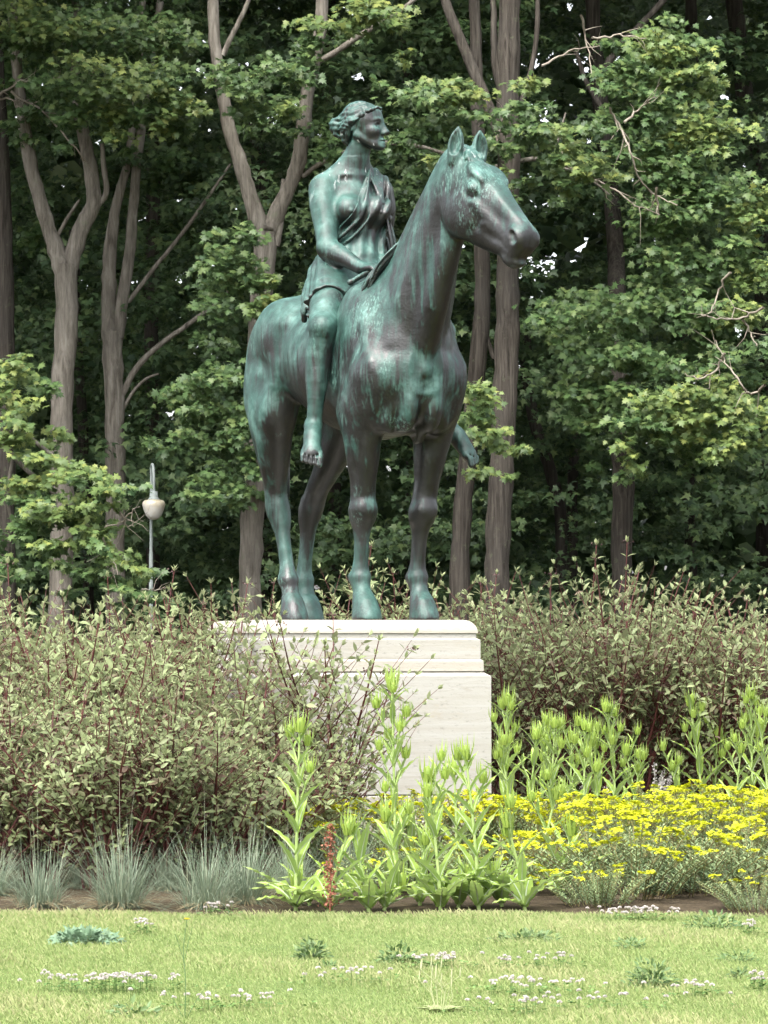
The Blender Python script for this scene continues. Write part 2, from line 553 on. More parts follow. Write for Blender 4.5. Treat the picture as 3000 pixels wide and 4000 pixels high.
    LH = [(2.2, -1.10, .25, .10, .05), (1.95, -1.10, .29, .34, .17), (1.75, -1.12, .32, .32, .18), (1.6, -1.13, .33, .26, .165), (1.45, -1.18, .315, .215, .145), (1.28, -1.28, .285, .18, .12), (1.12, -1.41, .25, .15, .10),
          (1.02, -1.50, .235, .135, .092), (.93, -1.555, .225, .135, .096), (.83, -1.575, .215, .108, .084), (.72, -1.59, .21, .084, .062), (.60, -1.605, .205, .074, .055),
          (.47, -1.63, .2, .074, .056), (.39, -1.645, .2, .082, .066), (.33, -1.645, .2, .10, .082), (.275, -1.63, .2, .088, .07), (.23, -1.60, .2, .082, .066), (.18, -1.56, .2, .098, .082), (.12, -1.535, .2, .114, .094), (0, -1.508, .2, .137, .110), (-.03, -1.508, .2, .137, .110)]
    for kn, s in ((RH, -1), (LH, 1)):
        C.loft((0, 0, 0), (0, 0, 1), (1, 0, 0), (0, 1, 0), kn[::-1], k=.10)
        zz = [q[0] for q in kn][::-1]
        g = lambda z, j: float(np.interp(z, zz, [q[j] for q in kn][::-1]))
        C.ell((g(1.64, 1) + .20, s * .34, 1.65), (.12, .13, .16), k=.10)          # stifle
        C.ell((g(.94, 1) - .115, g(.94, 2), .965), (.045, .045, .075), k=.05)     # point of the hock
        C.cone((g(.95, 1) - .12, g(.95, 2), .98), (g(1.38, 1) - .20, g(1.38, 2), 1.40), .028, .06, k=.05)   # hamstring tendon
        C.cone((g(.72, 1) - .075, g(.7, 2), .78), (g(.40, 1) - .07, g(.4, 2), .38), .028, .03, k=.02)
        C.ell((g(.33, 1) - .085, g(.33, 2), .315), (.045, .052, .052), k=.04)
        C.dent([(g(.66, 1) - .06, g(.66, 2) + s * .055, .68), (g(.42, 1) - .055, g(.42, 2) + s * .055, .40)], .014, .02)
        C.dent([(g(.98, 1) + .03, g(.98, 2) + s * .095, 1.0), (g(.85, 1), g(.85, 2) + s * .095, .84)], -.012, .035)
        C.dent([(g(1.5, 1) - .02, s * .475, 1.52), (g(1.3, 1) - .05, g(1.3, 2) + s * .125, 1.30), (g(1.05, 1) - .06, g(1.05, 2) + s * .095, 1.04)], [0, .026, .012], .035, sub=3)
        C.dent([(g(1.5, 1) + .08, s * .475, 1.52), (g(1.3, 1) + .04, g(1.3, 2) + s * .125, 1.30), (g(1.1, 1) + .02, g(1.1, 2) + s * .1, 1.08)], [0, -.018, 0], .05, sub=3)
        C.dent([(-1.25, s * .44, 2.30), (-1.32, s * .47, 2.0), (g(1.6, 1) - .14, s * .485, 1.66)], [0, .022, .01], .05, sub=3)   # thigh furrow
        C.dent([(-1.0, s * .49, 2.2), (-1.0, s * .50, 1.95), (g(1.7, 1) + .05, s * .50, 1.75)], [0, -.014, 0], .09, sub=3)
        C.chain([(-.74, s * .36, 2.02), (-.76, s * .38, 1.86), (g(1.66, 1) + .22, s * .35, 1.70)], [.05, .055, .05], k=.12)             # flank fold
    # ---- head
    H0 = V(1.735, .108, 3.395)
    yaw, pit = R(16.9), R(42.3)
    a = np.array((math.cos(yaw) * math.cos(pit), math.sin(yaw) * math.cos(pit), -math.sin(pit)))
    b = np.array((-math.sin(yaw), math.cos(yaw), 0))
    c = np.cross(a, b)
    hp = lambda t, w, s: H0 + a * t + b * w + c * s
    M = [a, b, c]
    def prof(t, top, bot, w):
        return (t, 0, (top + bot) / 2, w, (top - bot) / 2)
    C.loft(H0, a, b, c, [prof(-.05, -.03, -.20, .07), prof(.0, .02, -.27, .115), prof(.10, .055, -.35, .145), prof(.22, .085, -.415, .162), prof(.33, .09, -.44, .168),
                         prof(.45, .075, -.43, .155), prof(.56, .058, -.405, .135), prof(.68, .045, -.36, .117), prof(.80, .04, -.31, .104),
                         prof(.86, .036, -.285, .098), prof(.915, .016, -.27, .094), prof(.955, -.03, -.25, .078), prof(.978, -.085, -.225, .045)], k=.08, power=2.3)
    for s in (-1, 1):
        C.ell(hp(.33, s * .085, -.275), (.215, .085, .175), M, k=.06)              # cheek
        C.ell(hp(.28, s * .120, .045), (.10, .035, .025), M, k=.06)                 # brow
        C.dent([hp(.42, s * .165, -.10), hp(.54, s * .135, -.12), hp(.66, s * .11, -.13)], [-.02, -.025, 0], .035, sub=3)   # cheekbone ridge
        C.dent([hp(.46, s * .09, .05), hp(.66, s * .065, .035), hp(.86, s * .05, .03)], [-.004, -.008, -.002], .03, sub=3)   # nasal bone edge
        ew, ec = s * .150, (.350, -.042)                                            # eye
        C.dent([hp(ec[0] - .05, s * .175, ec[1] - .03), hp(ec[0], s * .18, ec[1] - .062), hp(ec[0] + .07, s * .165, ec[1] - .03), hp(ec[0] + .10, s * .15, ec[1] - .01)], [.004, .016, .016, .004], .030, sub=3)
        C.dent([hp(ec[0] - .06, s * .17, ec[1] + .05), hp(ec[0] + .01, s * .17, ec[1] + .075), hp(ec[0] + .07, s * .155, ec[1] + .05)], [.004, .012, .004], .024, sub=3)
        C.ell(hp(ec[0], s * .138, ec[1]), (.056, .050, .047), M, k=.012)
        ring = lambda ra, rc, w0: [hp(ec[0] + ra * math.cos(q), w0 + s * -.014 * math.cos(q) ** 2, ec[1] + rc * math.sin(q)) for q in np.linspace(0, 2 * math.pi, 17)]
        C.dent(ring(.050, .040, s * .182), .013, .0105)
        C.dent(ring(.064, .054, s * .176), -.016, .0125)
        C.dent(ring(.083, .073, s * .170), .009, .012)
        C.dent([hp(.52, s * .13, -.04), hp(.68, s * .105, -.06), hp(.84, s * .09, -.04)], [.0, .022, .0], .04, sub=3)
        C.dent([hp(.50, s * .16, -.17), hp(.56, s * .14, -.23), hp(.52, s * .145, -.32)], [.0, .028, .0], .03, sub=3)
        C.dent([hp(.585, s * .13, -.20), hp(.62, s * .125, -.165), hp(.67, s * .12, -.18)], [-.01, -.018, -.006], .022, sub=3)
        C.dent([hp(.62, s * .12, -.22), hp(.74, s * .105, -.20), hp(.84, s * .1, -.16)], [.0, .02, .0], .03, sub=3)
        C.dent([hp(.12, s * .155, -.02), hp(.22, s * .18, -.12), hp(.2, s * .17, -.3)], [0, .018, .0], .035, sub=3)   # behind the eye
        # nostril
        C.ell(hp(.90, s * .072, -.062), (.075, .044, .060), M, k=.06)
        C.ell(hp(.918, s * .122, -.078), (.036, .05, .040), M, k=.016, op='cut')
        C.ell(hp(.885, s * .118, -.056), (.034, .032, .032), M, k=.015, op='cut')
        C.dent([hp(.85, s * .11, -.03), hp(.91, s * .115, -.028), hp(.955, s * .10, -.08)], -.008, .016, sub=3)
        # mouth line, lips
        C.dent([hp(1.03, s * .03, -.165), hp(.98, s * .10, -.19), hp(.90, s * .105, -.195), hp(.80, s * .10, -.18)], [.024, .030, .026, .010], .013, sub=3)
        C.ell(hp(.925, s * .04, -.12), (.058, .045, .080), M, k=.04)
        # ears
        eb = hp(.01, s * .125, -.005)
        tip = eb + (np.array((.03, .022, .215)) if s < 0 else np.array((.03, -.01, .21)))
        ax = (tip - eb) / np.linalg.norm(tip - eb)
        face = np.array((.80, -.60, .15)) if s < 0 else np.array((.95, -.10, .15))   # the cup opens this way
        face = face - ax * (face @ ax); face /= np.linalg.norm(face)
        sd = np.cross(ax, face)
        L = np.linalg.norm(tip - eb)
        q = L / .33
        C.loft(eb, ax, sd, face, [(-.10, 0, -.03, .015, .015), (-.05, 0, -.012, .045, .05), (.04 * q, 0, -.005, .056, .054), (.12 * q, 0, 0, .060, .050), (.2 * q, 0, .0, .054, .042), (.27 * q, 0, .0, .036, .030), (L - .012, 0, 0, .018, .018), (L + .008, 0, 0, .006, .006)], k=.03)
        C.loft(eb, ax, sd, face, [(.02 * q, 0, .05, .02, .03), (.08 * q, 0, .045, .036, .045), (.14 * q, 0, .042, .040, .042), (.2 * q, 0, .036, .033, .034), (.26 * q, 0, .028, .022, .02), (.30 * q, 0, .02, .008, .008)], k=.012, op='cut')
    C.ell(hp(.90, 0, -.265), (.085, .07, .05), M, k=.04)                            # chin
    C.ell(hp(.965, 0, -.23), (.05, .06, .03), M, k=.03)                             # lower lip
    # forelock
    for q, (w0, w1, t1) in enumerate(((-.005, -.10, .15), (.01, -.075, .17), (.02, -.04, .15), (-.01, -.115, .11), (.03, .02, .12))):
        C.chain([hp(-.03, w0, .035), hp(.03, (w0 + w1) * .4, .062), hp(.09, (w0 + w1) * .75, .078 - abs(w1) * .15), hp(t1, w1, .085 - abs(w1) * .36)], [.03, .020, .016, .006], k=.010, sub=3)
    # tail
    C.chain([(-1.40, 0, 2.42), (-1.55, 0, 2.36), (-1.64, -.01, 2.15), (-1.67, -.02, 1.8), (-1.66, -.03, 1.4), (-1.60, -.03, 1.05), (-1.57, -.03, .86)], [.09, .085, .095, .11, .105, .08, .03], k=.05, sub=2)
    C.D = np.maximum(C.D, -C.ax[2][None, None, :])                                  # flat soles
    return C
# ---------------------------------------------------------------- the rider, in the same local axes
RH_SH, RH_EL, RH_WR = V(-.17, -.245, 3.355), V(.07, -.305, 2.88), V(.40, -.165, 2.695)
LH_SH, LH_EL, LH_WR = V(-.20, .25, 3.36), V(-.30, .33, 2.90), V(-.02, .26, 2.60)
LEG_R = (V(-.10, -.17, 2.68), V(.46, -.505, 2.22), V(.40, -.555, 1.48))
LEG_L = (V(-.10, .17, 2.68), V(.42, .50, 2.22), V(.38, .575, 1.50))
TORSO = [(2.46, -.14, 0, .18, .22), (2.52, -.14, 0, .225, .27), (2.65, -.145, 0, .235, .285), (2.8, -.13, 0, .205, .262), (2.95, -.105, 0, .172, .215), (3.1, -.11, 0, .178, .215),
         (3.25, -.13, 0, .19, .232), (3.36, -.155, 0, .165, .225), (3.43, -.17, 0, .13, .18), (3.52, -.172, 0, .09, .095), (3.60, -.15, 0, .05, .05)]
HD = V(-.048, .045, 3.858)
HA = np.array((.70, .714, 0)); HA /= np.linalg.norm(HA)
HB = np.array((-HA[1], HA[0], 0)); HC = np.array((0, 0, 1.0))
HM = [HA, HB, HC]
def hd(a, b, c):
    return HD + HA * a + HB * b + HC * c

def leg(C, L, s, g=0.0, upto=None):
    hip, kn, an = L
    C.chain([hip, hip * .55 + kn * .45 + V(.01, 0, .02), kn * .85 + hip * .15, kn], [.178 + g, .158 + g, .122 + g, .105 + g], k=.08, sub=3)
    if upto: return
    d = an - kn
    C.chain([kn, kn + d * .12 + V(.0, 0, 0), kn + d * .30 + V(-.03, 0, 0), kn + d * .55 + V(-.02, 0, 0), kn + d * .8, an], [.103, .096, .104, .088, .062, .056], k=.03, sub=3)
    C.ell(kn + V(.05, s * .02, .0), (.06, .065, .075), k=.03)
    C.dent([kn + V(.10, s * .05, -.10), kn + d * .5 + V(.09, s * .02, 0), an + V(.055, 0, .05)], [0, -.008, 0], .03, sub=2)
    for q in (-1, 1):
        C.ell(an + V(-.01, q * .045, .0), (.03, .022, .035), k=.02)
    # foot, toes hanging down
    ft = V(.165, s * .085, -.225) if s < 0 else V(.165, .110, -.235)
    ft = ft / np.linalg.norm(ft)
    sd = np.cross((0, 0, 1.), ft); sd /= np.linalg.norm(sd)                 # towards the left
    up = np.cross(ft, sd)
    ball = an + ft * .285
    C.cone(an + V(-.03, 0, -.03), an + V(-.07, 0, -.105), .055, .05, k=.04)    # heel
    C.chain([an + V(0, 0, 0), an + ft * .12 + up * .02, ball + up * .005], [.058, .062, .05], k=.03)
    C.ell(ball, (.075, .082, .036), [ft, sd, up], k=.05)
    C.ell(an + ft * .13, (.12, .058, .05), [ft, sd, up], k=.05)
    for i in range(5):                                                       # big toe is on the inner side
        u = (i - 2) / 2 * s                                                   # +s outer side
        base = ball + sd * u * .066 + ft * (.035 - .018 * abs(u + .3 * s))
        inner = (u * s < -.9)
        ln = .095 if inner else .078 - .008 * (u * s + 1)
        r = .026 if inner else .018
        C.chain([base, base + ft * ln * .55 + up * .012, base + ft * ln - up * .008], [r, r * .95, r * .9], k=.012)
        if i < 4:
            m = ball + sd * (u + .25 * s) * .066 + ft * .075
            C.dent([m - ft * .03 + up * .02, m + ft * .08 + up * .0], .020, .009)

def make_rider():
    C = Clay((-.52, -.80, 1.06), (.82, .86, 4.06), .0055)
    C.loft((0, 0, 0), (0, 0, 1), (1, 0, 0), (0, 1, 0), TORSO, k=.02)
    for s in (-1, 1):
        C.ell((-.26, s * .13, 2.60), (.16, .155, .17), k=.08)                    # seat
        C.ell((.035, s * .115, 3.185), (.105, .108, .105), k=.06)                # breasts
        C.ell((.135, s * .13, 3.165), (.016, .018, .016), k=.02)
        C.cone((-.155, s * .045, 3.575), (-.17, s * .225, 3.395), .060, .090, k=.11)   # trapezius and collar
        C.dent([(-.02, s * .03, 3.475), (-.06, s * .12, 3.475), (-.13, s * .22, 3.465)], [-.012, -.012, 0], .022, sub=2)
        C.dent([(-.02, s * .05, 3.44), (-.06, s * .14, 3.42)], .008, .025)
    C.dent([(.06, 0, 3.28), (.10, 0, 3.1), (.09, 0, 2.9)], [.004, .014, .008], .025, sub=2)
    C.ell((.055, 0, 2.72), (.10, .16, .16), k=.10)                                # belly
    # neck
    C.chain([V(-.175, .0, 3.40), V(-.150, .010, 3.54), V(-.10, .03, 3.69), HD + V(-.03, 0, -.08)], [.135, .105, .094, .09], k=.06, sub=3)
    C.dent([hd(-.06, -.09, -.10), V(-.10, -.055, 3.56), V(-.055, -.01, 3.47)], [-.006, -.014, -.012], .026, sub=3)
    # arms
    for sh, el, wr, s in ((RH_SH, RH_EL, RH_WR, -1), (LH_SH, LH_EL, LH_WR, 1)):
        d = el - sh; e = wr - el
        C.chain([sh, sh + d * .3 + V(.01, s * .01, 0), sh + d * .65, el], [.113, .108, .092, .080], k=.05, sub=3)
        C.chain([el, el + e * .25 + V(0, 0, -.005), el + e * .6, wr], [.080, .084, .066, .050], k=.03, sub=3)
        C.ell(el + V(-.035, s * .02, -.03), (.04, .04, .045), k=.03)
        C.dent([sh + d * .35 + V(.06, s * .08, 0), sh + d * .6 + V(.05, s * .08, 0)], .008, .03)
    # hands
    for wr, el, s in ((RH_WR, RH_EL, -1), (LH_WR, LH_EL, 1)):
        fwd = (wr - el) / np.linalg.norm(wr - el)
        fwd = fwd * .8 + np.array((.35, .30 if s < 0 else -.1, .30)); fwd /= np.linalg.norm(fwd)
        up = np.array((-.15, -.25 if s < 0 else .2, 1.0)); up -= fwd * (up @ fwd); up /= np.linalg.norm(up)
        sd = np.cross(up, fwd)                                                   # left of the hand
        palm = wr + fwd * .085
        C.ell(palm, (.10, .070, .040), [fwd, sd, up], k=.05)
        for i in range(4):
            u = (i - 1.5) / 1.5
            kn = wr + fwd * (.155 - .014 * abs(u)) + sd * u * .056 + up * .004
            ln = .085 - .010 * abs(u)
            p1 = kn + fwd * ln * .75 - up * ln * .5
            p2 = p1 + fwd * ln * .05 - up * ln * .62
            p3 = p2 - fwd * ln * .35 - up * ln * .22
            C.chain([kn - fwd * .05, kn, p1, p2, p3], [.016, .0205, .018, .016, .013], k=.010)
        t0 = wr + fwd * .05 - s * sd * -.045 * 1.0 if s > 0 else wr + fwd * .05 + sd * .045
        t0 = wr + fwd * .05 + (sd * .05 if s < 0 else -sd * .05)
        si = 1 if s < 0 else -1
        C.chain([t0, t0 + fwd * .055 + sd * si * .03 - up * .02, t0 + fwd * .10 + sd * si * .015 - up * .05], [.028, .023, .017], k=.02)
    # legs
    leg(C, LEG_R, -1); leg(C, LEG_L, 1)
    # ---- head
    C.ell(hd(-.015, 0, .045), (.150, .122, .135), HM, k=.02)
    C.loft(HD, HC, HA, HB, [(-.190, .124, 0, .026, .024), (-.176, .118, 0, .048, .044), (-.15, .104, 0, .066, .060), (-.11, .086, 0, .080, .076), (-.06, .066, 0, .094, .094),
                            (-.01, .048, 0, .106, .104), (.05, .040, 0, .117, .112), (.11, .022, 0, .125, .108), (.15, .0, 0, .10, .09)], k=.04)
    for s in (-1, 1):
        C.cone(hd(.10, s * .045, -.155), hd(-.025, s * .086, -.075), .022, .026, k=.045)      # jaw
        C.ell(hd(.105, s * .062, -.048), (.045, .034, .034), HM, k=.045)                      # cheekbone
        C.ell(hd(.158, s * .060, .0), (.034, .036, .026), HM, k=.018, op='cut')               # socket
        C.ell(hd(.104, s * .054, -.001), (.032, .034, .027), HM, k=.003)
        C.dent([hd(.158, s * .016, .032), hd(.150, s * .054, .043), hd(.112, s * .092, .026)], [-.006, -.012, -.004], .014, sub=3)   # brow
        C.chain([hd(.138, s * .026, .0), hd(.141, s * .050, .020), hd(.112, s * .086, .0)], [.006, .0085, .006], k=.004, sub=3)  # upper lid
        C.chain([hd(.138, s * .028, -.005), hd(.137, s * .052, -.021), hd(.111, s * .086, -.002)], [.005, .0065, .005], k=.004, sub=3)
        C.ell(hd(.176, s * .017, -.068), (.018, .012, .012), HM, k=.012)                      # nostril wing
        C.ell(hd(.181, s * .010, -.080), (.009, .006, .006), HM, k=.006, op='cut')
        # ear
        C.ell(hd(-.05, s * .112, -.012), (.026, .014, .042), HM, k=.014)
        C.dent([hd(-.06, s * .128, .022), hd(-.04, s * .13, .005), hd(-.045, s * .127, -.025)], [.010, .014, .008], .009, sub=2)
    C.chain([hd(.146, 0, .045), hd(.158, 0, .012), hd(.180, 0, -.024), hd(.201, 0, -.056)], [.018, .0165, .0170, .0185], k=.028, sub=3)     # nose
    C.chain([hd(.120, 0, .05), hd(.135, 0, .0), hd(.150, 0, -.045)], [.022, .024, .024], k=.03)
    C.chain([hd(.142, -.042, -.124), hd(.172, -.018, -.116), hd(.177, 0, -.118), hd(.172, .018, -.116), hd(.142, .042, -.124)], [.005, .011, .0105, .011, .005], k=.008, sub=2)
    C.chain([hd(.142, -.038, -.128), hd(.168, -.016, -.138), hd(.172, 0, -.139), hd(.168, .016, -.138), hd(.142, .038, -.128)], [.005, .011, .0125, .011, .005], k=.008, sub=2)
    C.dent([hd(.145, -.044, -.126), hd(.183, -.016, -.1275), hd(.188, 0, -.1275), hd(.183, .016, -.1275), hd(.145, .044, -.126)], [.003, .007, .0075, .007, .003], .0055, sub=2)
    C.ell(hd(.148, 0, -.168), (.033, .032, .026), HM, k=.025)                                  # chin
    C.dent([hd(.176, 0, -.080), hd(.174, 0, -.104)], .004, .008)
    return C

def make_hair():
    c0 = hd(-.03, 0, .03)
    C = Clay(c0 - .34, c0 + V(.34, .34, .20), .0055)
    C.ell(hd(-.022, 0, .048), (.166, .142, .150), HM, k=.02)
    C.ell(hd(-.05, 0, -.03), (.108, .120, .108), HM, k=.05)
    for s in (-1, 1):                                                       # swept back over the ears
        C.chain([hd(.13, s * .035, .125), hd(.10, s * .10, .075), hd(.03, s * .130, .022), hd(-.05, s * .128, .012), hd(-.12, s * .09, -.02)], [.026, .036, .038, .036, .04], k=.03, sub=3)
    # keep what lies behind the hairline
    n = HA * -.60 + HC * .80
    p0 = hd(.118, 0, .108)
    C.put(C.lo, C.lo + C.n * C.v, lambda x, y, z: -((x - p0[0]) * n[0] + (y - p0[1]) * n[1] + (z - p0[2]) * n[2]), k=.03, op='and')
    # waves combed from the parting backwards
    q = lambda x, y, z: ((x - HD[0]) * HA[0] + (y - HD[1]) * HA[1], (x - HD[0]) * HB[0] + (y - HD[1]) * HB[1], z - HD[2])
    def wav(x, y, z):
        a, b, c = q(x, y, z)
        ang = np.arctan2(np.abs(b) + .02, c + .06)                           # 0 at the crown, grows down the sides
        w = np.sin(ang * 17 + 2.2 * np.sin(a * 26 + ang * 3) + 1.2 * np.sin(a * 61))
        w2 = np.sin(ang * 37 + 3 * np.sin(a * 33) + 5 * b)
        return .0040 * w + .0022 * w2
    C.disp(C.lo, C.lo + C.n * C.v, wav)
    # knot at the back with loose locks
    C.ell(hd(-.215, -.012, .022), (.064, .064, .058), HM, k=.014)
    C.ell(hd(-.175, -.03, .055), (.045, .05, .035), HM, k=.015)
    C.ell(hd(-.235, .0, -.012), (.040, .05, .045), HM, k=.01)
    C.chain([hd(-.16, -.05, .03), hd(-.20, -.055, -.01), hd(-.21, -.04, -.06), hd(-.17, -.02, -.09)], [.022, .024, .022, .014], k=.012, sub=3)
    C.chain([hd(-.13, -.05, -.03), hd(-.14, -.045, -.08), hd(-.125, -.03, -.125), hd(-.10, -.02, -.15)], [.035, .032, .026, .014], k=.02, sub=3)
    C.chain([hd(-.07, -.115, -.02), hd(-.09, -.10, -.07), hd(-.10, -.07, -.11)], [.022, .022, .014], k=.015, sub=3)
    def wv2(x, y, z):
        a, b, c = q(x, y, z)
        return np.where(a < -.13, .003 * np.sin(c * 150 + 30 * a + 20 * b), 0)
    C.disp(C.lo, C.lo + C.n * C.v, wv2)
    return C

def make_tunic():
    C = Clay((-.56, -.62, 2.05), (.62, .70, 3.58), .0065)
    C.loft((0, 0, 0), (0, 0, 1), (1, 0, 0), (0, 1, 0), [(z, f, l, a + .016, b + .016) for z, f, l, a, b in TORSO], k=.02)
    for s in (-1, 1):
        C.ell((-.26, s * .13, 2.60), (.178, .172, .19), k=.08)
        C.ell((.035, s * .115, 3.185), (.122, .122, .122), k=.06)
        C.cone((-.155, s * .045, 3.575), (-.17, s * .225, 3.395), .072, .104, k=.11)
    C.ell((.14, .135, 3.165), (.016, .018, .016), k=.03)
    C.ell((.055, 0, 2.72), (.118, .176, .17), k=.10)
    leg(C, LEG_R, -1, .022, 1); leg(C, LEG_L, 1, .022, 1)
    # folds
    def folds(x, y, z):
        up = np.clip((z - 2.72) / .1, 0, 1)
        # abdomen: fine, nearly vertical; gathered towards the left shoulder
        u = y * 1.0 - .30 * (z - 3.0)
        a = .011 * np.sin(u * 62 + 1.5 * np.sin(z * 9) + x * 10) + .008 * np.sin(u * 31 + 2 + z * 6)
        left = np.clip((y + .12) / .24, .55, 1.4)
        # lap: curved folds round the hips and over the thighs
        v = z * .9 + x * .75
        b = .016 * np.sin(v * 44 + 4 * y + 1.2 * np.sin(y * 9)) + .010 * np.sin(v * 87 + 3 * y + 1)
        return up * a * left + (1 - up) * b
    C.disp(C.lo, C.lo + C.n * C.v, folds)
    # deep gathers round the waist and hips
    for s in (-1, 1):
        for i in range(5):
            z0 = 2.93 - i * .055
            C.dent([(-.33, s * .10, z0 + .01), (-.16, s * (.27 + .012 * i), z0 - .03 - .02 * i), (.04, s * (.20 + .02 * i), z0 - .09 - .015 * i), (.13, s * .06, z0 - .06)], [0, .020 * (-1) ** i, .014 * (-1) ** i, 0], .020, sub=4)
    # hems over the thighs
    for L, s in ((LEG_R, -1), (LEG_L, 1)):
        d = L[1] - L[0]; d = d / np.linalg.norm(d)
        d = d * .8 + np.array((.45, s * .1, -.30)); d /= np.linalg.norm(d)
        p = L[0] + (L[1] - L[0]) * .60
        def cutp(x, y, z, d=d, p=p, s=s):
            h = (x - p[0]) * d[0] + (y - p[1]) * d[1] + (z - p[2]) * d[2] + .012 * np.sin(20 * y + 9 * x)
            return np.where(s * y > .02, h, -.3)
        C.put(C.lo, C.lo + C.n * C.v, cutp, k=.006, op='and')
        u = np.cross(d, (0, 0, 1.)); u /= np.linalg.norm(u); w = np.cross(d, u)
        arc = [L[0] + (L[1] - L[0]) * .585 + u * (.182 * math.cos(q)) + w * (.182 * math.sin(q)) for q in np.linspace(-.3, math.pi + .3, 12)]
        arc2 = [L[0] + (L[1] - L[0]) * .585 + u * (.182 * math.cos(q)) + w * (.182 * math.sin(q)) for q in np.linspace(math.pi - .3, 2 * math.pi + .3, 12)]
        C.dent(arc, -.010, .016); C.dent(arc2, -.010, .016)
    # neckline: from the left shoulder to below the right breast
    nl = np.array((.0, .857, -.515)); p0 = np.array((0, .085, 3.50))
    C.put(C.lo, C.lo + C.n * C.v, lambda x, y, z: -((y - p0[1]) * nl[1] + (z - p0[2]) * nl[2] + .02 * np.clip(x - .02, -.1, .2) + 0 * x), k=.006, op='and')
    # sleeve opening on the left
    C.put(C.lo, C.lo + C.n * C.v, lambda x, y, z: y - .285 - .25 * np.clip(3.25 - z, 0, .4) - .35 * np.clip(2.85 - z, 0, 1) - 0 * x, k=.02, op='and')
    # rolled edge: two soft ropes
    e0 = [(-.05, .10, 3.51), (.02, .06, 3.42), (.10, .005, 3.27), (.125, -.05, 3.13), (.09, -.13, 3.03), (.03, -.20, 2.955), (-.08, -.235, 2.91), (-.2, -.20, 2.92)]
    C.chain(e0, [.008, .010, .014, .017, .018, .017, .014, .010], k=.012, sub=4)
    e1 = [(.10, .06, 3.25), (.13, .02, 3.12), (.095, -.07, 3.00), (.05, -.15, 2.925), (-.04, -.215, 2.865)]
    C.chain(e1, [.006, .011, .015, .014, .010], k=.012, sub=4)
    # strands over the left shoulder
    for i, w in enumerate((.12, .155, .19, .225)):
        C.chain([(-.2, w + .02, 3.50), (-.09, w, 3.495 - .15 * (w - .1)), (.05, w - .02 * i, 3.34), (.12, w - .03 * i + .01, 3.24)], [.012, .011, .012, .005], k=.016, sub=3)
    # cloth falling at the left side and behind the right thigh
    for i, (f0, l0) in enumerate(((.10, .20), (.06, .245), (.0, .27), (-.07, .28), (-.14, .275))):
        C.chain([(f0, l0 - .02, 3.14 - .03 * i), (f0 + .02, l0 + .005, 2.98), (f0 + .03, l0 + .03, 2.8), (f0 + .06, l0 + .05, 2.62)], [.009, .014, .016, .014], k=.014, sub=3)
    C.chain([(-.22, -.29, 2.68), (-.20, -.36, 2.56), (-.10, -.42, 2.47), (-.08, -.44, 2.40), (-.05, -.45, 2.32)], [.05, .045, .032, .03, .022], k=.04, sub=3)
    C.chain([(-.14, -.36, 2.57), (-.02, -.44, 2.46), (.0, -.47, 2.38), (-.02, -.465, 2.33)], [.03, .026, .022, .02], k=.03, sub=3)
    return C

def make_mane():
    C = Clay((.3, -.42, 2.2), (1.5, .2, 3.45), .0065)
    r = np.random.default_rng(3)
    crest = smooth_path([(.74, -.02, 2.735), (.86, -.015, 2.80), (1.06, .0, 2.98), (1.30, .03, 3.20), (1.44, .05, 3.29)], [0] * 5, 12)[0]
    for i, p in enumerate(crest):
        t = i / (len(crest) - 1)
        if t > .36: break
        for j in range(4 if t < .35 else 2):
            ln = (.42 * max(0, 1 - t / .55) ** .7 + .05) * r.uniform(.55, 1.15)
            fo = r.uniform(-.03, .03)
            w = .015 * r.uniform(.7, 1.2) * (1 - .35 * t)
            p1 = p + V(-.01 + fo * .3, -.05, -.012)
            sl = .22 + .14 * (1 - t)
            p2 = p + V(-.03 + fo - .16 * ln, -min(.085 + .42 * ln, sl * .75), -.06 - ln * .40)
            p3 = p + V(-.05 + fo * 2.2 - .30 * ln, -min(.10 + .52 * ln, sl * .92), -.08 - ln * .78)
            w = w * (1 - .55 * max(0, t - .2) / .42)
            p = p - V(0, 0, .012 + .02 * t)
            C.chain([p, p1, p2, p3], [w * .8, w, w * .8, w * .3], k=.006, sub=3)
    return C

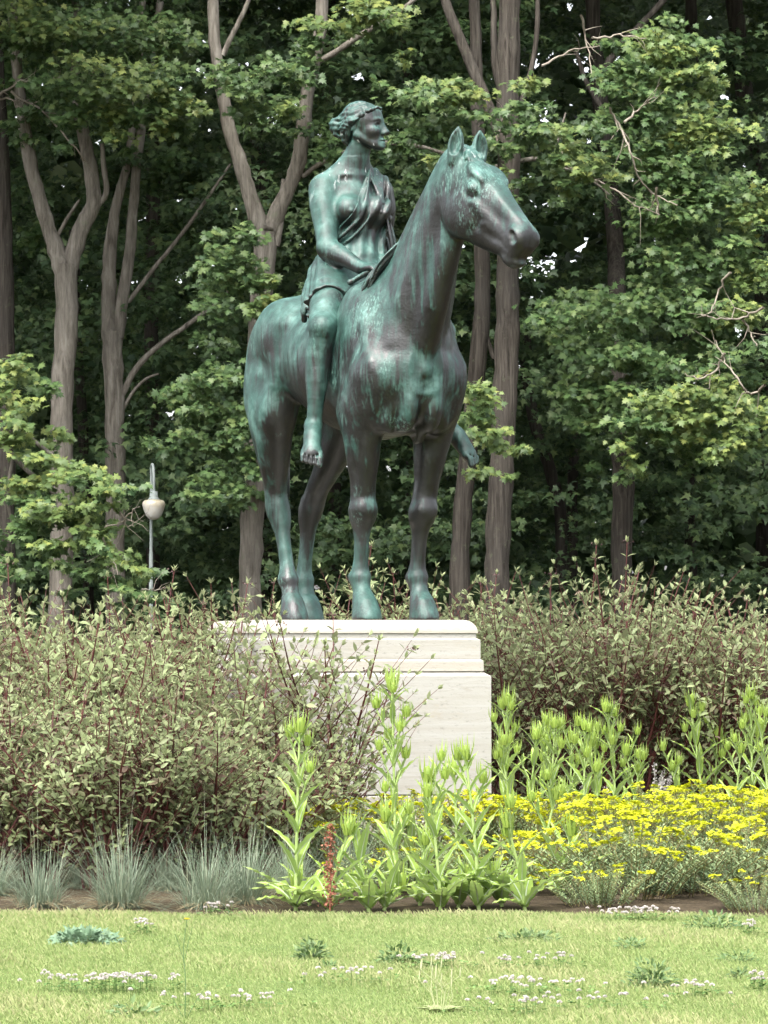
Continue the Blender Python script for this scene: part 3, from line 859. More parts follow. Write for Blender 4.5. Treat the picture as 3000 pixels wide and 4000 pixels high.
def make_baton():
    C = Clay((.2, -.4, 2.4), (.9, .2, 2.95), .005)
    a, b = np.array((.40, -.245, 2.585)), np.array((.64, -.02, 2.745))
    C.cone(a, b, .021, .021, k=0)
    d = (b - a) / np.linalg.norm(b - a)
    C.ell(a - d * .008, (.028, .026, .026), frame(d), k=.004)
    C.dent([a + d * .03 + q for q in (V(.02, -.02, 0), V(0, 0, .03), V(-.02, .02, 0))], .006, .006)
    return C
def mat_bronze():
    m, nt, b = new_mat('patinated_bronze')
    g = NT(nt)
    co = g.coord('Object')
    # dark casting skin
    n1 = g.noise(co, 2.6, 5, .6)
    dark = g.ramp(n1, [(.32, (.0045, .0045, .0045)), (.52, (.011, .0110, .0108)), (.76, (.038, .038, .040))])
    # verdigris: rain streaks running down, in broad patches, richer where rain lands
    st = g.noise(g.mapping(co, (16, 16, .9)), 1.0, 5, .62, .3)
    st2 = g.noise(g.mapping(co, (48, 48, 2.2)), 1.0, 3, .6)
    patch = g.noise(co, 1.55, 3, .5, .4)
    geo = g.n('ShaderNodeNewGeometry').outputs['Normal']
    sep = g.n('ShaderNodeSeparateXYZ'); g.link(geo, sep.inputs[0])
    upz = g.math('MULTIPLY', sep.outputs['Z'], .22)
    f = g.math('ADD', g.math('ADD', g.math('MULTIPLY', st, .55), g.math('MULTIPLY', patch, .75)), upz)
    f = g.math('ADD', f, g.math('MULTIPLY', st2, .30))
    green_m = g.ramp(f, [(.745, 0), (.84, .55), (1.0, .95)])
    green = g.ramp(g.noise(co, 7, 4, .6), [(.3, (.009, .034, .027)), (.5, (.026, .082, .066)), (.74, (.100, .20, .172))])
    col = g.mix(green_m, dark, green)
    # pale scaly flecks
    fl = g.noise(g.mapping(co, (60, 60, 22)), 1.0, 4, .7)
    fm = g.math('MULTIPLY', g.ramp(fl, [(.52, 0), (.60, 1)]), g.ramp(g.noise(g.mapping(co, (1, 1, 1), (5.3, 3.1, 8.7)), 2.4, 2, .5, .5), [(.58, 0), (.70, .5)]))
    col = g.mix(fm, col, (.17, .31, .265))
    # bird droppings, running down head, chest and shoulders
    so = g.n('ShaderNodeSeparateXYZ'); g.link(co, so.inputs[0])
    hi = g.ramp(g.math('DIVIDE', so.outputs['Z'], 4.2), [(.755, 0), (.86, 1)])
    dr = g.noise(g.mapping(co, (30, 30, 2.0), (9.3, 4.4, 0)), 1.0, 3, .6, .15)
    dm = g.math('MULTIPLY', g.math('MULTIPLY', g.ramp(dr, [(.615, 0), (.64, 1)]), hi), g.ramp(g.noise(g.mapping(co, (1, 1, 1), (7, 2, 1)), 5.0, 2, .5), [(.46, 0), (.52, .8)]))
    col = g.mix(dm, col, (.46, .48, .47))
    g.link(col, b.inputs['Base Color'])
    rough = g.ramp(g.noise(co, 11, 4, .6), [(.3, .30), (.7, .52)])
    rough = g.mix(green_m, rough, (.56, .56, .56))
    g.link(rough, b.inputs['Roughness'])
    b.inputs['Metallic'].default_value = 0.0
    b.inputs['IOR'].default_value = 1.54
    bh = g.math('ADD', g.math('MULTIPLY', g.noise(co, 55, 4, .65), .5), g.math('MULTIPLY', g.noise(co, 14, 3, .6), 1.0))
    g.link(g.bump(bh, .45, .010), b.inputs['Normal'])
    return m

BRONZE = mat_bronze()
statue = empty('equestrian_statue', ST_LOC, ST_RZ)
tag(statue, 'green and black patinated bronze statue of a woman riding a standing horse bareback', 'statue')
horse = obj('horse', make_horse().mesh('horse', [BRONZE]), statue)
obj('mane', make_mane().mesh('mane', [BRONZE]), horse)
rider = obj('rider', make_rider().mesh('rider', [BRONZE]), statue)
obj('hair', make_hair().mesh('hair', [BRONZE]), rider)
obj('tunic', make_tunic().mesh('tunic', [BRONZE]), rider)
obj('baton', make_baton().mesh('baton', [BRONZE]), rider)
# ================================================================ setting
def leaf_mat(name, dark, mid, light, rough=.5, trans=.25, back=None, spec=.35):
    """Leaf material: colour varies from leaf to leaf through the mesh attribute 'tint'."""
    m, nt, b = new_mat(name)
    g = NT(nt)
    at_ = g.n('ShaderNodeAttribute', attribute_name='tint')
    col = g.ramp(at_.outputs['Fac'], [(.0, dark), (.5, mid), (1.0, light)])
    if back is not None:
        bf = g.n('ShaderNodeNewGeometry').outputs['Backfacing']
        col = g.mix(bf, col, g.mix(.65, col, back))
    oi = g.n('ShaderNodeObjectInfo').outputs['Random']
    hs = g.n('ShaderNodeHueSaturation')
    g.link(g.math('ADD', g.math('MULTIPLY', oi, .22), .89), hs.inputs['Value'])
    g.link(col, hs.inputs['Color'])
    col = hs.outputs[0]
    g.link(col, b.inputs['Base Color'])
    b.inputs['Roughness'].default_value = rough
    b.inputs['Specular IOR Level'].default_value = spec
    tr = g.n('ShaderNodeBsdfTranslucent')
    g.link(g.mix(.5, col, (.16, .22, .02), 'ADD') if False else col, tr.inputs['Color'])
    mx = g.n('ShaderNodeMixShader')
    mx.inputs[0].default_value = trans
    g.link(b.outputs[0], mx.inputs[1]); g.link(tr.outputs[0], mx.inputs[2])
    g.link(mx.outputs[0], nt.nodes['Material Output'].inputs['Surface'])
    return m

def mat_simple(name, col, rough=.6, spec=.3, noise=None):
    m, nt, b = new_mat(name)
    g = NT(nt)
    if noise:
        n = g.noise(g.coord('Object'), noise[0], 4, .6)
        g.link(g.ramp(n, [(.3, col), (.7, noise[1])]), b.inputs['Base Color'])
    else:
        b.inputs['Base Color'].default_value = tuple(col) + (1,)
    b.inputs['Roughness'].default_value = rough
    b.inputs['Specular IOR Level'].default_value = spec
    return m

def mat_ground(name, stops, scale, bump=.4, rough=.95):
    m, nt, b = new_mat(name)
    g = NT(nt)
    co = g.coord('Object')
    n = g.noise(co, scale, 8, .68)
    n2 = g.noise(co, scale * 9, 5, .7)
    f = g.math('ADD', g.math('MULTIPLY', n, .6), g.math('MULTIPLY', n2, .4))
    g.link(g.ramp(f, stops), b.inputs['Base Color'])
    b.inputs['Roughness'].default_value = rough
    b.inputs['Specular IOR Level'].default_value = .1
    g.link(g.bump(n2, bump, .03), b.inputs['Normal'])
    return m

def sheet(name, x0, y0, x1, y1, z, nx, ny, mat, wob=0.0, edge=None):
    xs = np.linspace(x0, x1, nx); ys = np.linspace(y0, y1, ny)
    X, Y = np.meshgrid(xs, ys)
    if edge is not None:
        Y[-1] += edge(xs)
    Z = np.full_like(X, z)
    if wob:
        Z = Z + wob * (np.sin(X * 1.7 + Y * .6) + np.sin(X * .7 - Y * 1.9)) * .5
    i = np.arange(nx * ny).reshape(ny, nx)
    f = np.stack([i[:-1, :-1], i[:-1, 1:], i[1:, 1:], i[1:, :-1]], -1).reshape(-1, 4)
    o = obj(name, mesh_np(name, np.stack([X, Y, Z], -1).reshape(-1, 3), f, True, [mat]))
    return tag(o, kind='structure')

BED_Y = 18.38
g_ground = sheet('ground', -900, -300, 900, 1500, 0.0, 2, 2, mat_ground('forest_floor', [(.3, (.020, .017, .010)), (.55, (.045, .036, .02)), (.75, (.05, .055, .025))], .8))
tag(g_ground, 'dark leaf-littered forest floor reaching back under the trees')
g_bed = sheet('flower_bed', -14, BED_Y - .1, 14, 34, 0.004, 40, 20, mat_ground('bed_soil', [(.3, (.025, .018, .012)), (.5, (.065, .05, .032)), (.72, (.15, .12, .075))], 4.0, .8))
tag(g_bed, 'brown mulched soil of the planting bed round the plinth')
g_lawn = sheet('lawn', -30, -30, 30, BED_Y, 0.008, 240, 2, mat_ground('turf', [(.3, (.075, .11, .034)), (.5, (.13, .165, .056)), (.7, (.20, .205, .09))], 1.6), edge=lambda x: .05 * np.sin(x * 3.1) + .03 * np.sin(x * 8.3))
tag(g_lawn, 'mown yellow-green lawn in front of the planting bed')

# ---------------------------------------------------------------- plinth
def mat_stone():
    m, nt, b = new_mat('pale_limestone')
    g = NT(nt)
    co = g.coord('Object')
    rnd = g.n('ShaderNodeObjectInfo').outputs['Random']
    band = g.noise(g.mapping(co, (.7, .7, 16)), 1.0, 6, .65, .6)
    fine = g.noise(g.mapping(co, (22, 22, 40)), 1.0, 4, .7)
    base = g.ramp(band, [(.30, (.292, .272, .230)), (.48, (.325, .309, .270)), (.62, (.350, .338, .304)), (.78, (.308, .292, .256))])
    pit = g.ramp(fine, [(.28, .72), (.42, 1.0)])
    col = g.mix(1.0, base, pit, 'MULTIPLY')
    och = g.math('MULTIPLY', g.ramp(g.noise(g.mapping(co, (2, 2, 9), (4, 0, 2)), 1.0, 5, .7, .4), [(.58, 0), (.70, .42)]), g.ramp(fine, [(.42, 0), (.60, 1)]))
    col = g.mix(och, col, (.29, .22, .12))
    vein = g.ramp(g.noise(g.mapping(co, (1.4, 1.4, 24), (1, 5, 3)), 1.0, 3, .5, 1.2), [(.488, 0), (.50, .30), (.512, 0)])
    col = g.mix(vein, col, (.20, .165, .12))
    tone = g.ramp(rnd, [(0, (.93, .95, .97)), (1, (1.0, .97, .93))])
    col = g.mix(1.0, col, tone, 'MULTIPLY')
    g.link(col, b.inputs['Base Color'])
    b.inputs['Roughness'].default_value = .85
    b.inputs['Specular IOR Level'].default_value = .25
    g.link(g.bump(g.math('ADD', fine, g.math('MULTIPLY', band, .4)), .35, .006), b.inputs['Normal'])
    return m

STONE = mat_stone()
PL_TH = R(81.8)
# front right-hand corner of the slab (seen between shrub twigs), local axes: p across the front face, q backwards
PC = at(955, 2450, 25.30)
plinth = empty('plinth', (PC.x, PC.y, 0), -(PL_TH - R(90)) * -1)
plinth.rotation_euler = (0, 0, R(90) - PL_TH)
tag(plinth, 'pale stepped limestone plinth with rounded top under the bronze horse', 'plinth')
PW, PLN = 1.755, 3.05

def block(name, x0, x1, y0, y1, z0, z1, ch=.006, top=None, parent=None):
    """Dressed stone: small arris everywhere; 'top' = (inset, height) makes a sloping weathered top."""
    prof = [(0, 0 + ch * 0)]
    rings = [(ch, z0), (0, z0 + ch)]
    if top is None:
        rings += [(0, z1 - ch), (ch, z1)]
    else:
        rings += [(0, z1 - top[1]), (top[0], z1)]
    return ring_stack(name, x0, x1, y0, y1, rings, parent)

def ring_stack(name, x0, x1, y0, y1, rings, parent, seg=9):
    v = []; f = []
    per = 4 * seg
    for ins, z in rings:
        a, b_, c, d = x0 + ins, x1 - ins, y0 + ins, y1 - ins
        for i in range(seg): v.append((a + (b_ - a) * i / seg, c, z))
        for i in range(seg): v.append((b_, c + (d - c) * i / seg, z))
        for i in range(seg): v.append((b_ - (b_ - a) * i / seg, d, z))
        for i in range(seg): v.append((a, d - (d - c) * i / seg, z))
    n = len(rings)
    quads = [(r * per + i, r * per + (i + 1) % per, (r + 1) * per + (i + 1) % per, (r + 1) * per + i) for r in range(n - 1) for i in range(per)]
    caps = [list(range(per))[::-1], list(range((n - 1) * per, n * per))]
    me = mesh_np(name, np.array(v), [np.array(quads), np.array(caps)], False, [STONE])
    return obj(name, me, parent)

qr = [(.10 - .10 * math.sin(a), 1.643 - .10 + .10 * math.sin(a) * 0 + .10 * (1 - math.cos(a)) * 0, a) for a in (0,)]
def quarter(x0, x1, y0, y1, z0, z1, r):
    rg = [(.004, z0), (0, z0 + .004)]
    for i in range(9):
        a = i / 8 * math.pi / 2
        rg.append((r * (1 - math.cos(a)), z1 - r + r * math.sin(a)))
    return rg
Z_SLAB0, Z_SLAB1 = 1.543, 1.6435
# coping, with one joint across near the back
slab = ring_stack('coping_slab', 0, PW, 0, PLN, quarter(0, 0, 0, 0, Z_SLAB0, Z_SLAB1, .098), plinth)
ring_stack('recessed_course', .012, PW - .012, .012, PLN - .012, [(0, 1.505), (0, Z_SLAB0 + .002)], plinth)
e = .016
block('moulded_course', -e, PW + e, -e, PLN + e, 1.350, 1.508, .004, (.030, .014), plinth)
e2 = .036
block('moulded_course', -e2, PW + e2, -e2, PLN + e2, 1.258, 1.3515, .004, (.022, .016), plinth)
ring_stack('joint_bed', .0, PW, .0, PLN, [(0, 1.247), (0, 1.2595)], plinth)
e3 = .085
xs = [-e3, .485, PW + e3]; ys = [-e3, 1.2, 2.2, PLN + e3]
# body stones: two across the front, returning along the sides
block('body_stone', xs[0], xs[1] - .002, ys[0], ys[1] - .002, .343, 1.250, .007, (.046, .026), plinth)
block('body_stone', xs[1] + .002, xs[2], ys[0], ys[1] - .002, .343, 1.250, .007, (.046, .026), plinth)
block('body_stone', xs[0], xs[2], ys[1] + .002, ys[2] - .002, .343, 1.250, .007, (.046, .026), plinth)
block('body_stone', xs[0], xs[2], ys[2] + .002, ys[3], .343, 1.250, .007, (.046, .026), plinth)
e4 = .10
block('base_stone', -e4, .9 - .002, -e4, PLN + e4, .16, .338, .008, None, plinth)
block('base_stone', .9 + .002, PW + e4, -e4, PLN + e4, .16, .338, .008, None, plinth)
e5 = .22
block('foundation_step', -e5, PW + e5, -e5, PLN + e5, -.02, .155, .01, None, plinth)
# ================================================================ plant kit
def rot_from(dirs, ups, roll=None):
    """Rotation matrices whose columns are x (side), y (along), z (normal)."""
    y = dirs / np.linalg.norm(dirs, axis=1, keepdims=True)
    z = ups - y * (ups * y).sum(1, keepdims=True)
    z /= np.maximum(np.linalg.norm(z, axis=1, keepdims=True), 1e-6)
    x = np.cross(y, z)
    return np.stack([x, y, z], -1)

def scatter(tv, tf, pos, rot, scale, tint=None):
    """Copies of a small template: returns verts, faces, tint per vertex."""
    n, k = len(pos), len(tv)
    sc = np.asarray(scale, float)
    sc = sc[:, None, None] if sc.ndim == 1 else sc[:, None, :]
    v = np.einsum('nij,nkj->nki', rot, tv[None] * sc) + pos[:, None, :]
    off = np.arange(n)[:, None, None] * k
    f = [(np.asarray(t)[None] + off).reshape(-1, np.asarray(t).shape[1]) for t in tf]
    t = np.repeat(np.zeros(n) if tint is None else tint, k)
    return v.reshape(-1, 3), f, t

class Bag:
    """Collects geometry pieces into one mesh with a tint attribute."""
    def __init__(self):
        self.v = []; self.f = {}; self.t = []; self.n = 0
    def add(self, v, f, t=None, mat=0):
        if isinstance(f, np.ndarray): f = [f]
        for q in f:
            q = np.asarray(q)
            if len(q):
                self.f.setdefault((q.shape[1], mat), []).append(q + self.n)
        self.v.append(v); self.n += len(v)
        self.t.append(np.zeros(len(v)) if t is None else t)
        return self
    def mesh(self, name, mats, smooth=True):
        faces = []; mi = []
        for (k, m), qs in self.f.items():
            q = np.concatenate(qs)
            faces.append(q); mi.append(np.full(len(q), m))
        me = mesh_np(name, np.concatenate(self.v), faces, smooth, mats, np.concatenate(mi))
        a = me.attributes.new('tint', 'FLOAT', 'POINT')
        a.data.foreach_set('value', np.concatenate(self.t).astype(np.float32))
        return me

def tube(pts, rad, sides=8, cap=True):
    pts = np.asarray(pts, float); rad = np.asarray(rad, float)
    d = np.gradient(pts, axis=0)
    d /= np.maximum(np.linalg.norm(d, axis=1, keepdims=True), 1e-9)
    ref = np.array((0.31, 0.95, 0.05)) if abs(d[0, 2]) > .6 else np.array((0, 0, 1.0))
    u = np.cross(d, ref); u /= np.maximum(np.linalg.norm(u, axis=1, keepdims=True), 1e-9)
    w = np.cross(d, u)
    a = np.linspace(0, 2 * np.pi, sides, endpoint=False)
    v = pts[:, None] + rad[:, None, None] * (np.cos(a)[None, :, None] * u[:, None] + np.sin(a)[None, :, None] * w[:, None])
    n = len(pts)
    i = np.arange(n * sides).reshape(n, sides)
    f = np.stack([i[:-1], np.roll(i[:-1], -1, 1), np.roll(i[1:], -1, 1), i[1:]], -1).reshape(-1, 4)
    return v.reshape(-1, 3), f

# leaf templates: x across, y along, z normal
def _fan(out, c, cz=.0, droop=.0):
    v = [(c[0], c[1], cz)] + [(x, y, -droop * (x * x + (y - .3) ** 2)) for x, y in out]
    n = len(out)
    f = [(0, i + 1, (i + 1) % n + 1) for i in range(n)]
    return np.array(v, float), [np.array(f)]
_h = [(.08, .0), (.36, -.12), (.26, .12), (.64, .30), (.24, .38), (.32, .70), (.11, .62)]
MAPLE = _fan([(0, 0)] + _h + [(0, 1.0)] + [(-x, y) for x, y in _h[::-1]], (0, .30), .03, .22)
_h2 = [(.38, -.08), (.22, .14), (.62, .32), (.20, .46)]
MAPLE_S = _fan([(0, 0)] + _h2 + [(0, 1.0)] + [(-x, y) for x, y in _h2[::-1]], (0, .30), .03, .22)
CLUMP = (np.array([(-.5, 0, 0), (-.2, -.3, .05), (.4, -.2, -.05), (.55, .3, 0), (.1, .6, .1), (-.45, .5, 0), (0, .1, .12)], float), [np.array([(6, 0, 1), (6, 1, 2), (6, 2, 3), (6, 3, 4), (6, 4, 5), (6, 5, 0)])])
# pointed oval leaf folded along its rib
OVAL = (np.array([(0, 0, 0), (.20, .30, .05), (.19, .58, .045), (0, 1.0, -.08), (-.19, .58, .045), (-.20, .30, .05), (0, .42, -.02)], float),
        [np.array([(0, 1, 6), (1, 2, 6), (2, 3, 6), (3, 4, 6), (4, 5, 6), (5, 0, 6)])])

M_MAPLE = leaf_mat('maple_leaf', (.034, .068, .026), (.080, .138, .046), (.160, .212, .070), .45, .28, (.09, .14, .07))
M_MAPLE_Y = leaf_mat('maple_leaf_sunny', (.056, .100, .033), (.120, .178, .055), (.235, .265, .072), .45, .30, (.12, .17, .08))  # yellower, lighter copy of the maple leaf: sunlight put into the colour
M_DEEP = leaf_mat('shade_leaf', (.025, .050, .022), (.058, .100, .038), (.112, .156, .056), .5, .26)  # darker leaf copy for the deep wood: its shade put into the colour

def mat_bark(name, a, b_, c, sc=(9, 9, 1.2)):
    m, nt, b = new_mat(name)
    g = NT(nt)
    co = g.coord('Object')
    st = g.noise(g.mapping(co, sc), 1.6, 6, .65, .4)
    n2 = g.noise(co, 1.3, 4, .6)
    col = g.ramp(st, [(.30, a), (.5, b_), (.72, c)])
    col = g.mix(g.ramp(n2, [(.42, 0), (.68, .5)]), col, tuple(.6 * x + .02 for x in b_))
    lich = g.ramp(g.noise(co, 6, 4, .7), [(.60, 0), (.70, .35)])
    col = g.mix(lich, col, (.13, .15, .09))
    g.link(col, b.inputs['Base Color'])
    b.inputs['Roughness'].default_value = .9
    b.inputs['Specular IOR Level'].default_value = .15
    fs = g.noise(g.mapping(co, (sc[0] * 3, sc[1] * 3, sc[2] * 5)), 1.6, 4, .6)
    g.link(g.bump(g.math('ADD', st, g.math('MULTIPLY', fs, .5)), .65, .04), b.inputs['Normal'])
    return m
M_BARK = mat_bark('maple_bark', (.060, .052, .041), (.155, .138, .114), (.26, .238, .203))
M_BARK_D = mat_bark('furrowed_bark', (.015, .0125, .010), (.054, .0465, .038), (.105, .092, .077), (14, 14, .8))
M_TWIG = mat_simple('bare_twig', (.16, .135, .105), .9, .1, (9, (.30, .27, .22)))

def bough(B, c, rx, ry, rz, n, size, r, tmpl=MAPLE, mat=0, tint=(.5, .22), out=(0, -1, 0)):
    """A plate-like spray of leaves: thick at the top, leaves hanging outwards."""
    m = max(3, int(n / 26))
    # sub-sprays give an uneven outline
    sc_ = r.normal(size=(m, 3)); sc_ /= np.linalg.norm(sc_, axis=1, keepdims=True)
    sc_ *= r.random((m, 1)) ** .45
    cen = c + sc_ * np.array((rx, ry, rz)) * .82
    k = r.integers(0, m, n)
    loc = r.normal(size=(n, 3)) * np.array((rx, ry, rz)) * np.array((.24, .30, .16)) + cen[k]
    loc[:, 2] -= .10 * ((loc[:, :2] - cen[k, :2]) ** 2).sum(1) / max(rx, .2)
    o = np.array(out, float)
    d = (loc - c) * np.array((1, .7, .3)) / max(rx, .3) + o * .45 + r.normal(size=(n, 3)) * .45
    d[:, 2] -= .55
    up = np.array((0, 0, 1.0)) + o * .75 + r.normal(size=(n, 3)) * .38
    ti = np.clip(r.normal(tint[0], tint[1], n) + .35 * (loc[:, 2] - c[2]) / max(rz, .1) * .3, 0, 1)  # light from above put into the tint: upper leaves lighter
    s = size * r.uniform(.62, 1.15, n)
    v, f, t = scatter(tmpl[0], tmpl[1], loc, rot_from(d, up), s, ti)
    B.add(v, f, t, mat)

def limb_path(pp, Y, wob=0.0):
    return [at(x, y, Y + (w if len(q) else 0)) for (x, y, *q) in pp for w in [q[0] if q else 0]]

def px2m(p, Y):
    return p * Y / F_PX

def tree(name, label, cat, Y, limbs, boughs, barkmat, leafmats, crown_top=None, size=.128, dens=1.0, seed=0, group=None, extra=None, cz=(12.8, 20), fill=1):
    """limbs: list of [(px, py, half width px [, dy])...] traced trunk/limb centre lines; boughs: (px, py, rx, ry, dY, material slot)."""
    r = np.random.default_rng(seed)
    base = at(limbs[0][0][0], limbs[0][0][1], Y)
    root = empty(name, (base.x, base.y, 0))
    tag(root, label, cat, group)
    T = Bag()
    off = np.array((base.x, base.y, 0))
    for k, L in enumerate(limbs):
        pts = []; rad = []
        for q in L:
            dy = q[3] if len(q) > 3 else 0
            p = at(q[0], q[1], Y + dy)
            pts.append(np.array(p)); rad.append(px2m(q[2], Y + dy))
        if k == 0:                                    # run the trunk down into the ground with a root flare
            p0 = pts[0].copy()
            low = p0.copy(); low[2] = .35
            if p0[2] > .5:
                pts.insert(0, low); rad.insert(0, rad[0] * 1.08)
            g0 = pts[0].copy(); g0[2] = -.1
            pts.insert(0, g0); rad.insert(0, rad[0] * 1.5)
        P, Rr = smooth_path(pts, rad, 5)
        P = P + r.normal(size=P.shape) * np.array(Rr)[:, None] * .05
        Rr = np.array(Rr) * (1 + r.normal(size=len(Rr)) * .035)
        v, f = tube(P - off, Rr, 12 if rad[0] > .08 else 6)
        T.add(v, f)
    obj('trunk', T.mesh('trunk', [barkmat]), root)
    B = Bag()
    for q in boughs:
        px, py, rx, ry = q[:4]
        dY = q[4] if len(q) > 4 else 0.0
        mt = q[5] if len(q) > 5 else 0
        c = np.array(at(px, py, Y + dY)) - off
        a, b_ = px2m(rx, Y), px2m(ry, Y)
        n = int(max(60, math.pi * a * b_ * 480 * dens))
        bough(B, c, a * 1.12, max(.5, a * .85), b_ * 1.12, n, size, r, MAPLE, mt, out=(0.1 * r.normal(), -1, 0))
        for _ in range(fill):                          # looser sprays around and behind it
            o_ = r.normal(size=3) * np.array((a * .8, .7, b_ * .8)) + np.array((0, 1.0, -.1))
            bough(B, c + o_, a * .8, max(.4, a * .6), b_ * .8, int(n * .5), size * r.uniform(.8, 1.1), r, MAPLE, 0 if r.random() < .6 else mt, (.42, .22), out=(0.3 * r.normal(), -1, 0))
    if crown_top is not None:                          # the high crown, above the picture
        cx, cy, rad_, n = crown_top
        u = r.normal(size=(n, 3)); u /= np.linalg.norm(u, axis=1, keepdims=True)
        u *= r.random((n, 1)) ** .4
        loc = np.array((cx - base.x, cy - base.y, (cz[0] + cz[1]) / 2)) + u * np.array((rad_, rad_, (cz[1] - cz[0]) / 2))
        v, f, t = scatter(CLUMP[0], CLUMP[1], loc, rot_from(r.normal(size=(n, 3)), np.array((0, 0, 1.)) + r.normal(size=(n, 3)) * .5), r.uniform(.5, .95, n), np.clip(r.normal(.4, .2, n), 0, 1))
        B.add(v, f, t, 0)
    if B.n:
        cr = obj('crown', B.mesh('crown', leafmats), root)
    if extra:
        extra(root, off, r)
    return root

def twigs(root, off, r, Y, lines, w=4.0, mat=None, name='bare_branch'):
    """Dead, leafless twigs: px polylines with little side shoots."""
    for L in lines:
        B = Bag()
        pts = [np.array(at(x, y, Y + .25 * math.sin(i * 2.1))) - off for i, (x, y) in enumerate(L)]
        P, Rr = smooth_path(pts, np.linspace(px2m(w, Y), px2m(w * .35, Y), len(pts)), 5)
        P = P + r.normal(size=P.shape) * .012
        v, f = tube(P, Rr, 5); B.add(v, f)
        for j in range(3, len(P) - 1, 2):
            d = r.normal(size=3) * .5 + (P[j] - P[j - 1]) / np.linalg.norm(P[j] - P[j - 1])
            d[2] += .1
            d /= np.linalg.norm(d)
            l = r.uniform(.15, .5)
            q = [P[j], P[j] + d * l * .5 + r.normal(size=3) * .03, P[j] + d * l + r.normal(size=3) * .07]
            v, f = tube(np.array(q), np.array([Rr[j] * .6, Rr[j] * .4, Rr[j] * .15]), 4); B.add(v, f)
        obj(name, B.mesh(name, [mat or M_TWIG]), root)

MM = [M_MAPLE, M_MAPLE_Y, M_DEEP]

# ---- the trees one can tell apart, traced at their own distances
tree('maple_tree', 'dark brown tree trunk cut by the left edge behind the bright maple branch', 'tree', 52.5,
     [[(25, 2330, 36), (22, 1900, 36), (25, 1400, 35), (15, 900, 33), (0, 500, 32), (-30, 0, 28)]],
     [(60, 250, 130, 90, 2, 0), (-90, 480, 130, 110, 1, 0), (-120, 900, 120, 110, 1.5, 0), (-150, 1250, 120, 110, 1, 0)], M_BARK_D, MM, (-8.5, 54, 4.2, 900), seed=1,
     extra=lambda root, off, r: twigs(root, off, r, 51.2, [[(-60, 420), (60, 330), (180, 310), (330, 290), (480, 250)], [(40, 360), (170, 440), (280, 560), (340, 640)], [(-40, 390), (40, 385), (70, 420)]], 6))
tree('maple_tree', 'pale grey forked maple trunk left of the lamp post', 'tree', 51.5,
     [[(235, 2330, 44), (245, 1950, 44), (240, 1600, 45), (262, 1250, 44), (255, 1030, 46)],
      [(250, 1060, 40), (200, 920, 30), (150, 760, 28), (112, 600, 26), (85, 420, 24), (60, 200, 20), (40, -60, 18)],
      [(265, 1060, 38), (315, 900, 32), (365, 790, 30), (350, 640, 27), (315, 470, 25), (300, 250, 23), (300, -60, 22)],
      [(385, 800, 12), (415, 750, 13), (405, 650, 11), (398, 560, 9)],
      [(225, 920, 8), (270, 840, 7), (310, 780, 5)]],
     [(150, 80, 210, 90, -1.5, 1), (60, 180, 110, 80, -1, 0), (380, 110, 210, 110, -1, 0), (600, 150, 150, 120, -.5, 0), (250, 310, 190, 80, -1.5, 0), (440, 290, 200, 85, -2, 1), (300, 410, 110, 70, -1.5, 0),
      (600, 310, 150, 90, -1.5, 0), (710, 390, 90, 90, -1.5, 1), (420, 450, 100, 60, -1.5, 1), (550, 430, 90, 55, -1.5, 0), (680, 480, 70, 45, -1.5, 1), (240, 470, 60, 40, -1.5, 0), (460, 520, 60, 40, -1.5, 1), (120, -80, 260, 90, -1, 0), (520, -60, 260, 90, 0, 0),
      (560, 620, 120, 80, 2, 2), (450, 700, 110, 90, 2.5, 2)],
     M_BARK, MM, (-5.2, 53.5, 4.2, 900), seed=2)
tree('maple_tree', 'grey-brown double-stemmed maple trunk just behind the lamp post', 'tree', 53.5,
     [[(452, 2330, 38), (452, 1950, 38), (450, 1650, 39), (440, 1400, 40), (438, 1290, 42)],
      [(428, 1320, 34), (425, 1150, 29), (430, 980, 27), (455, 800, 20), (500, 620, 16), (540, 300, 13), (560, -40, 12)],
      [(455, 1320, 30), (480, 1150, 24), (505, 1000, 22), (520, 820, 20), (545, 560, 18), (600, 200, 15), (630, -40, 14)],
      [(478, 1540, 14), (530, 1440, 13), (620, 1350, 11), (730, 1270, 10), (860, 1170, 8), (980, 1020, 6)],
      [(480, 1600, 8), (520, 1530, 7), (570, 1480, 6), (620, 1460, 4)],
      [(500, 1180, 10), (600, 1050, 9), (720, 900, 8), (820, 760, 7), (900, 640, 5)]],
     [(720, 620, 120, 90, 2, 2), (650, 900, 110, 80, 2.5, 2), (780, 700, 100, 70, 3, 2)], M_BARK, MM, (-3.0, 56, 4, 800), seed=3)
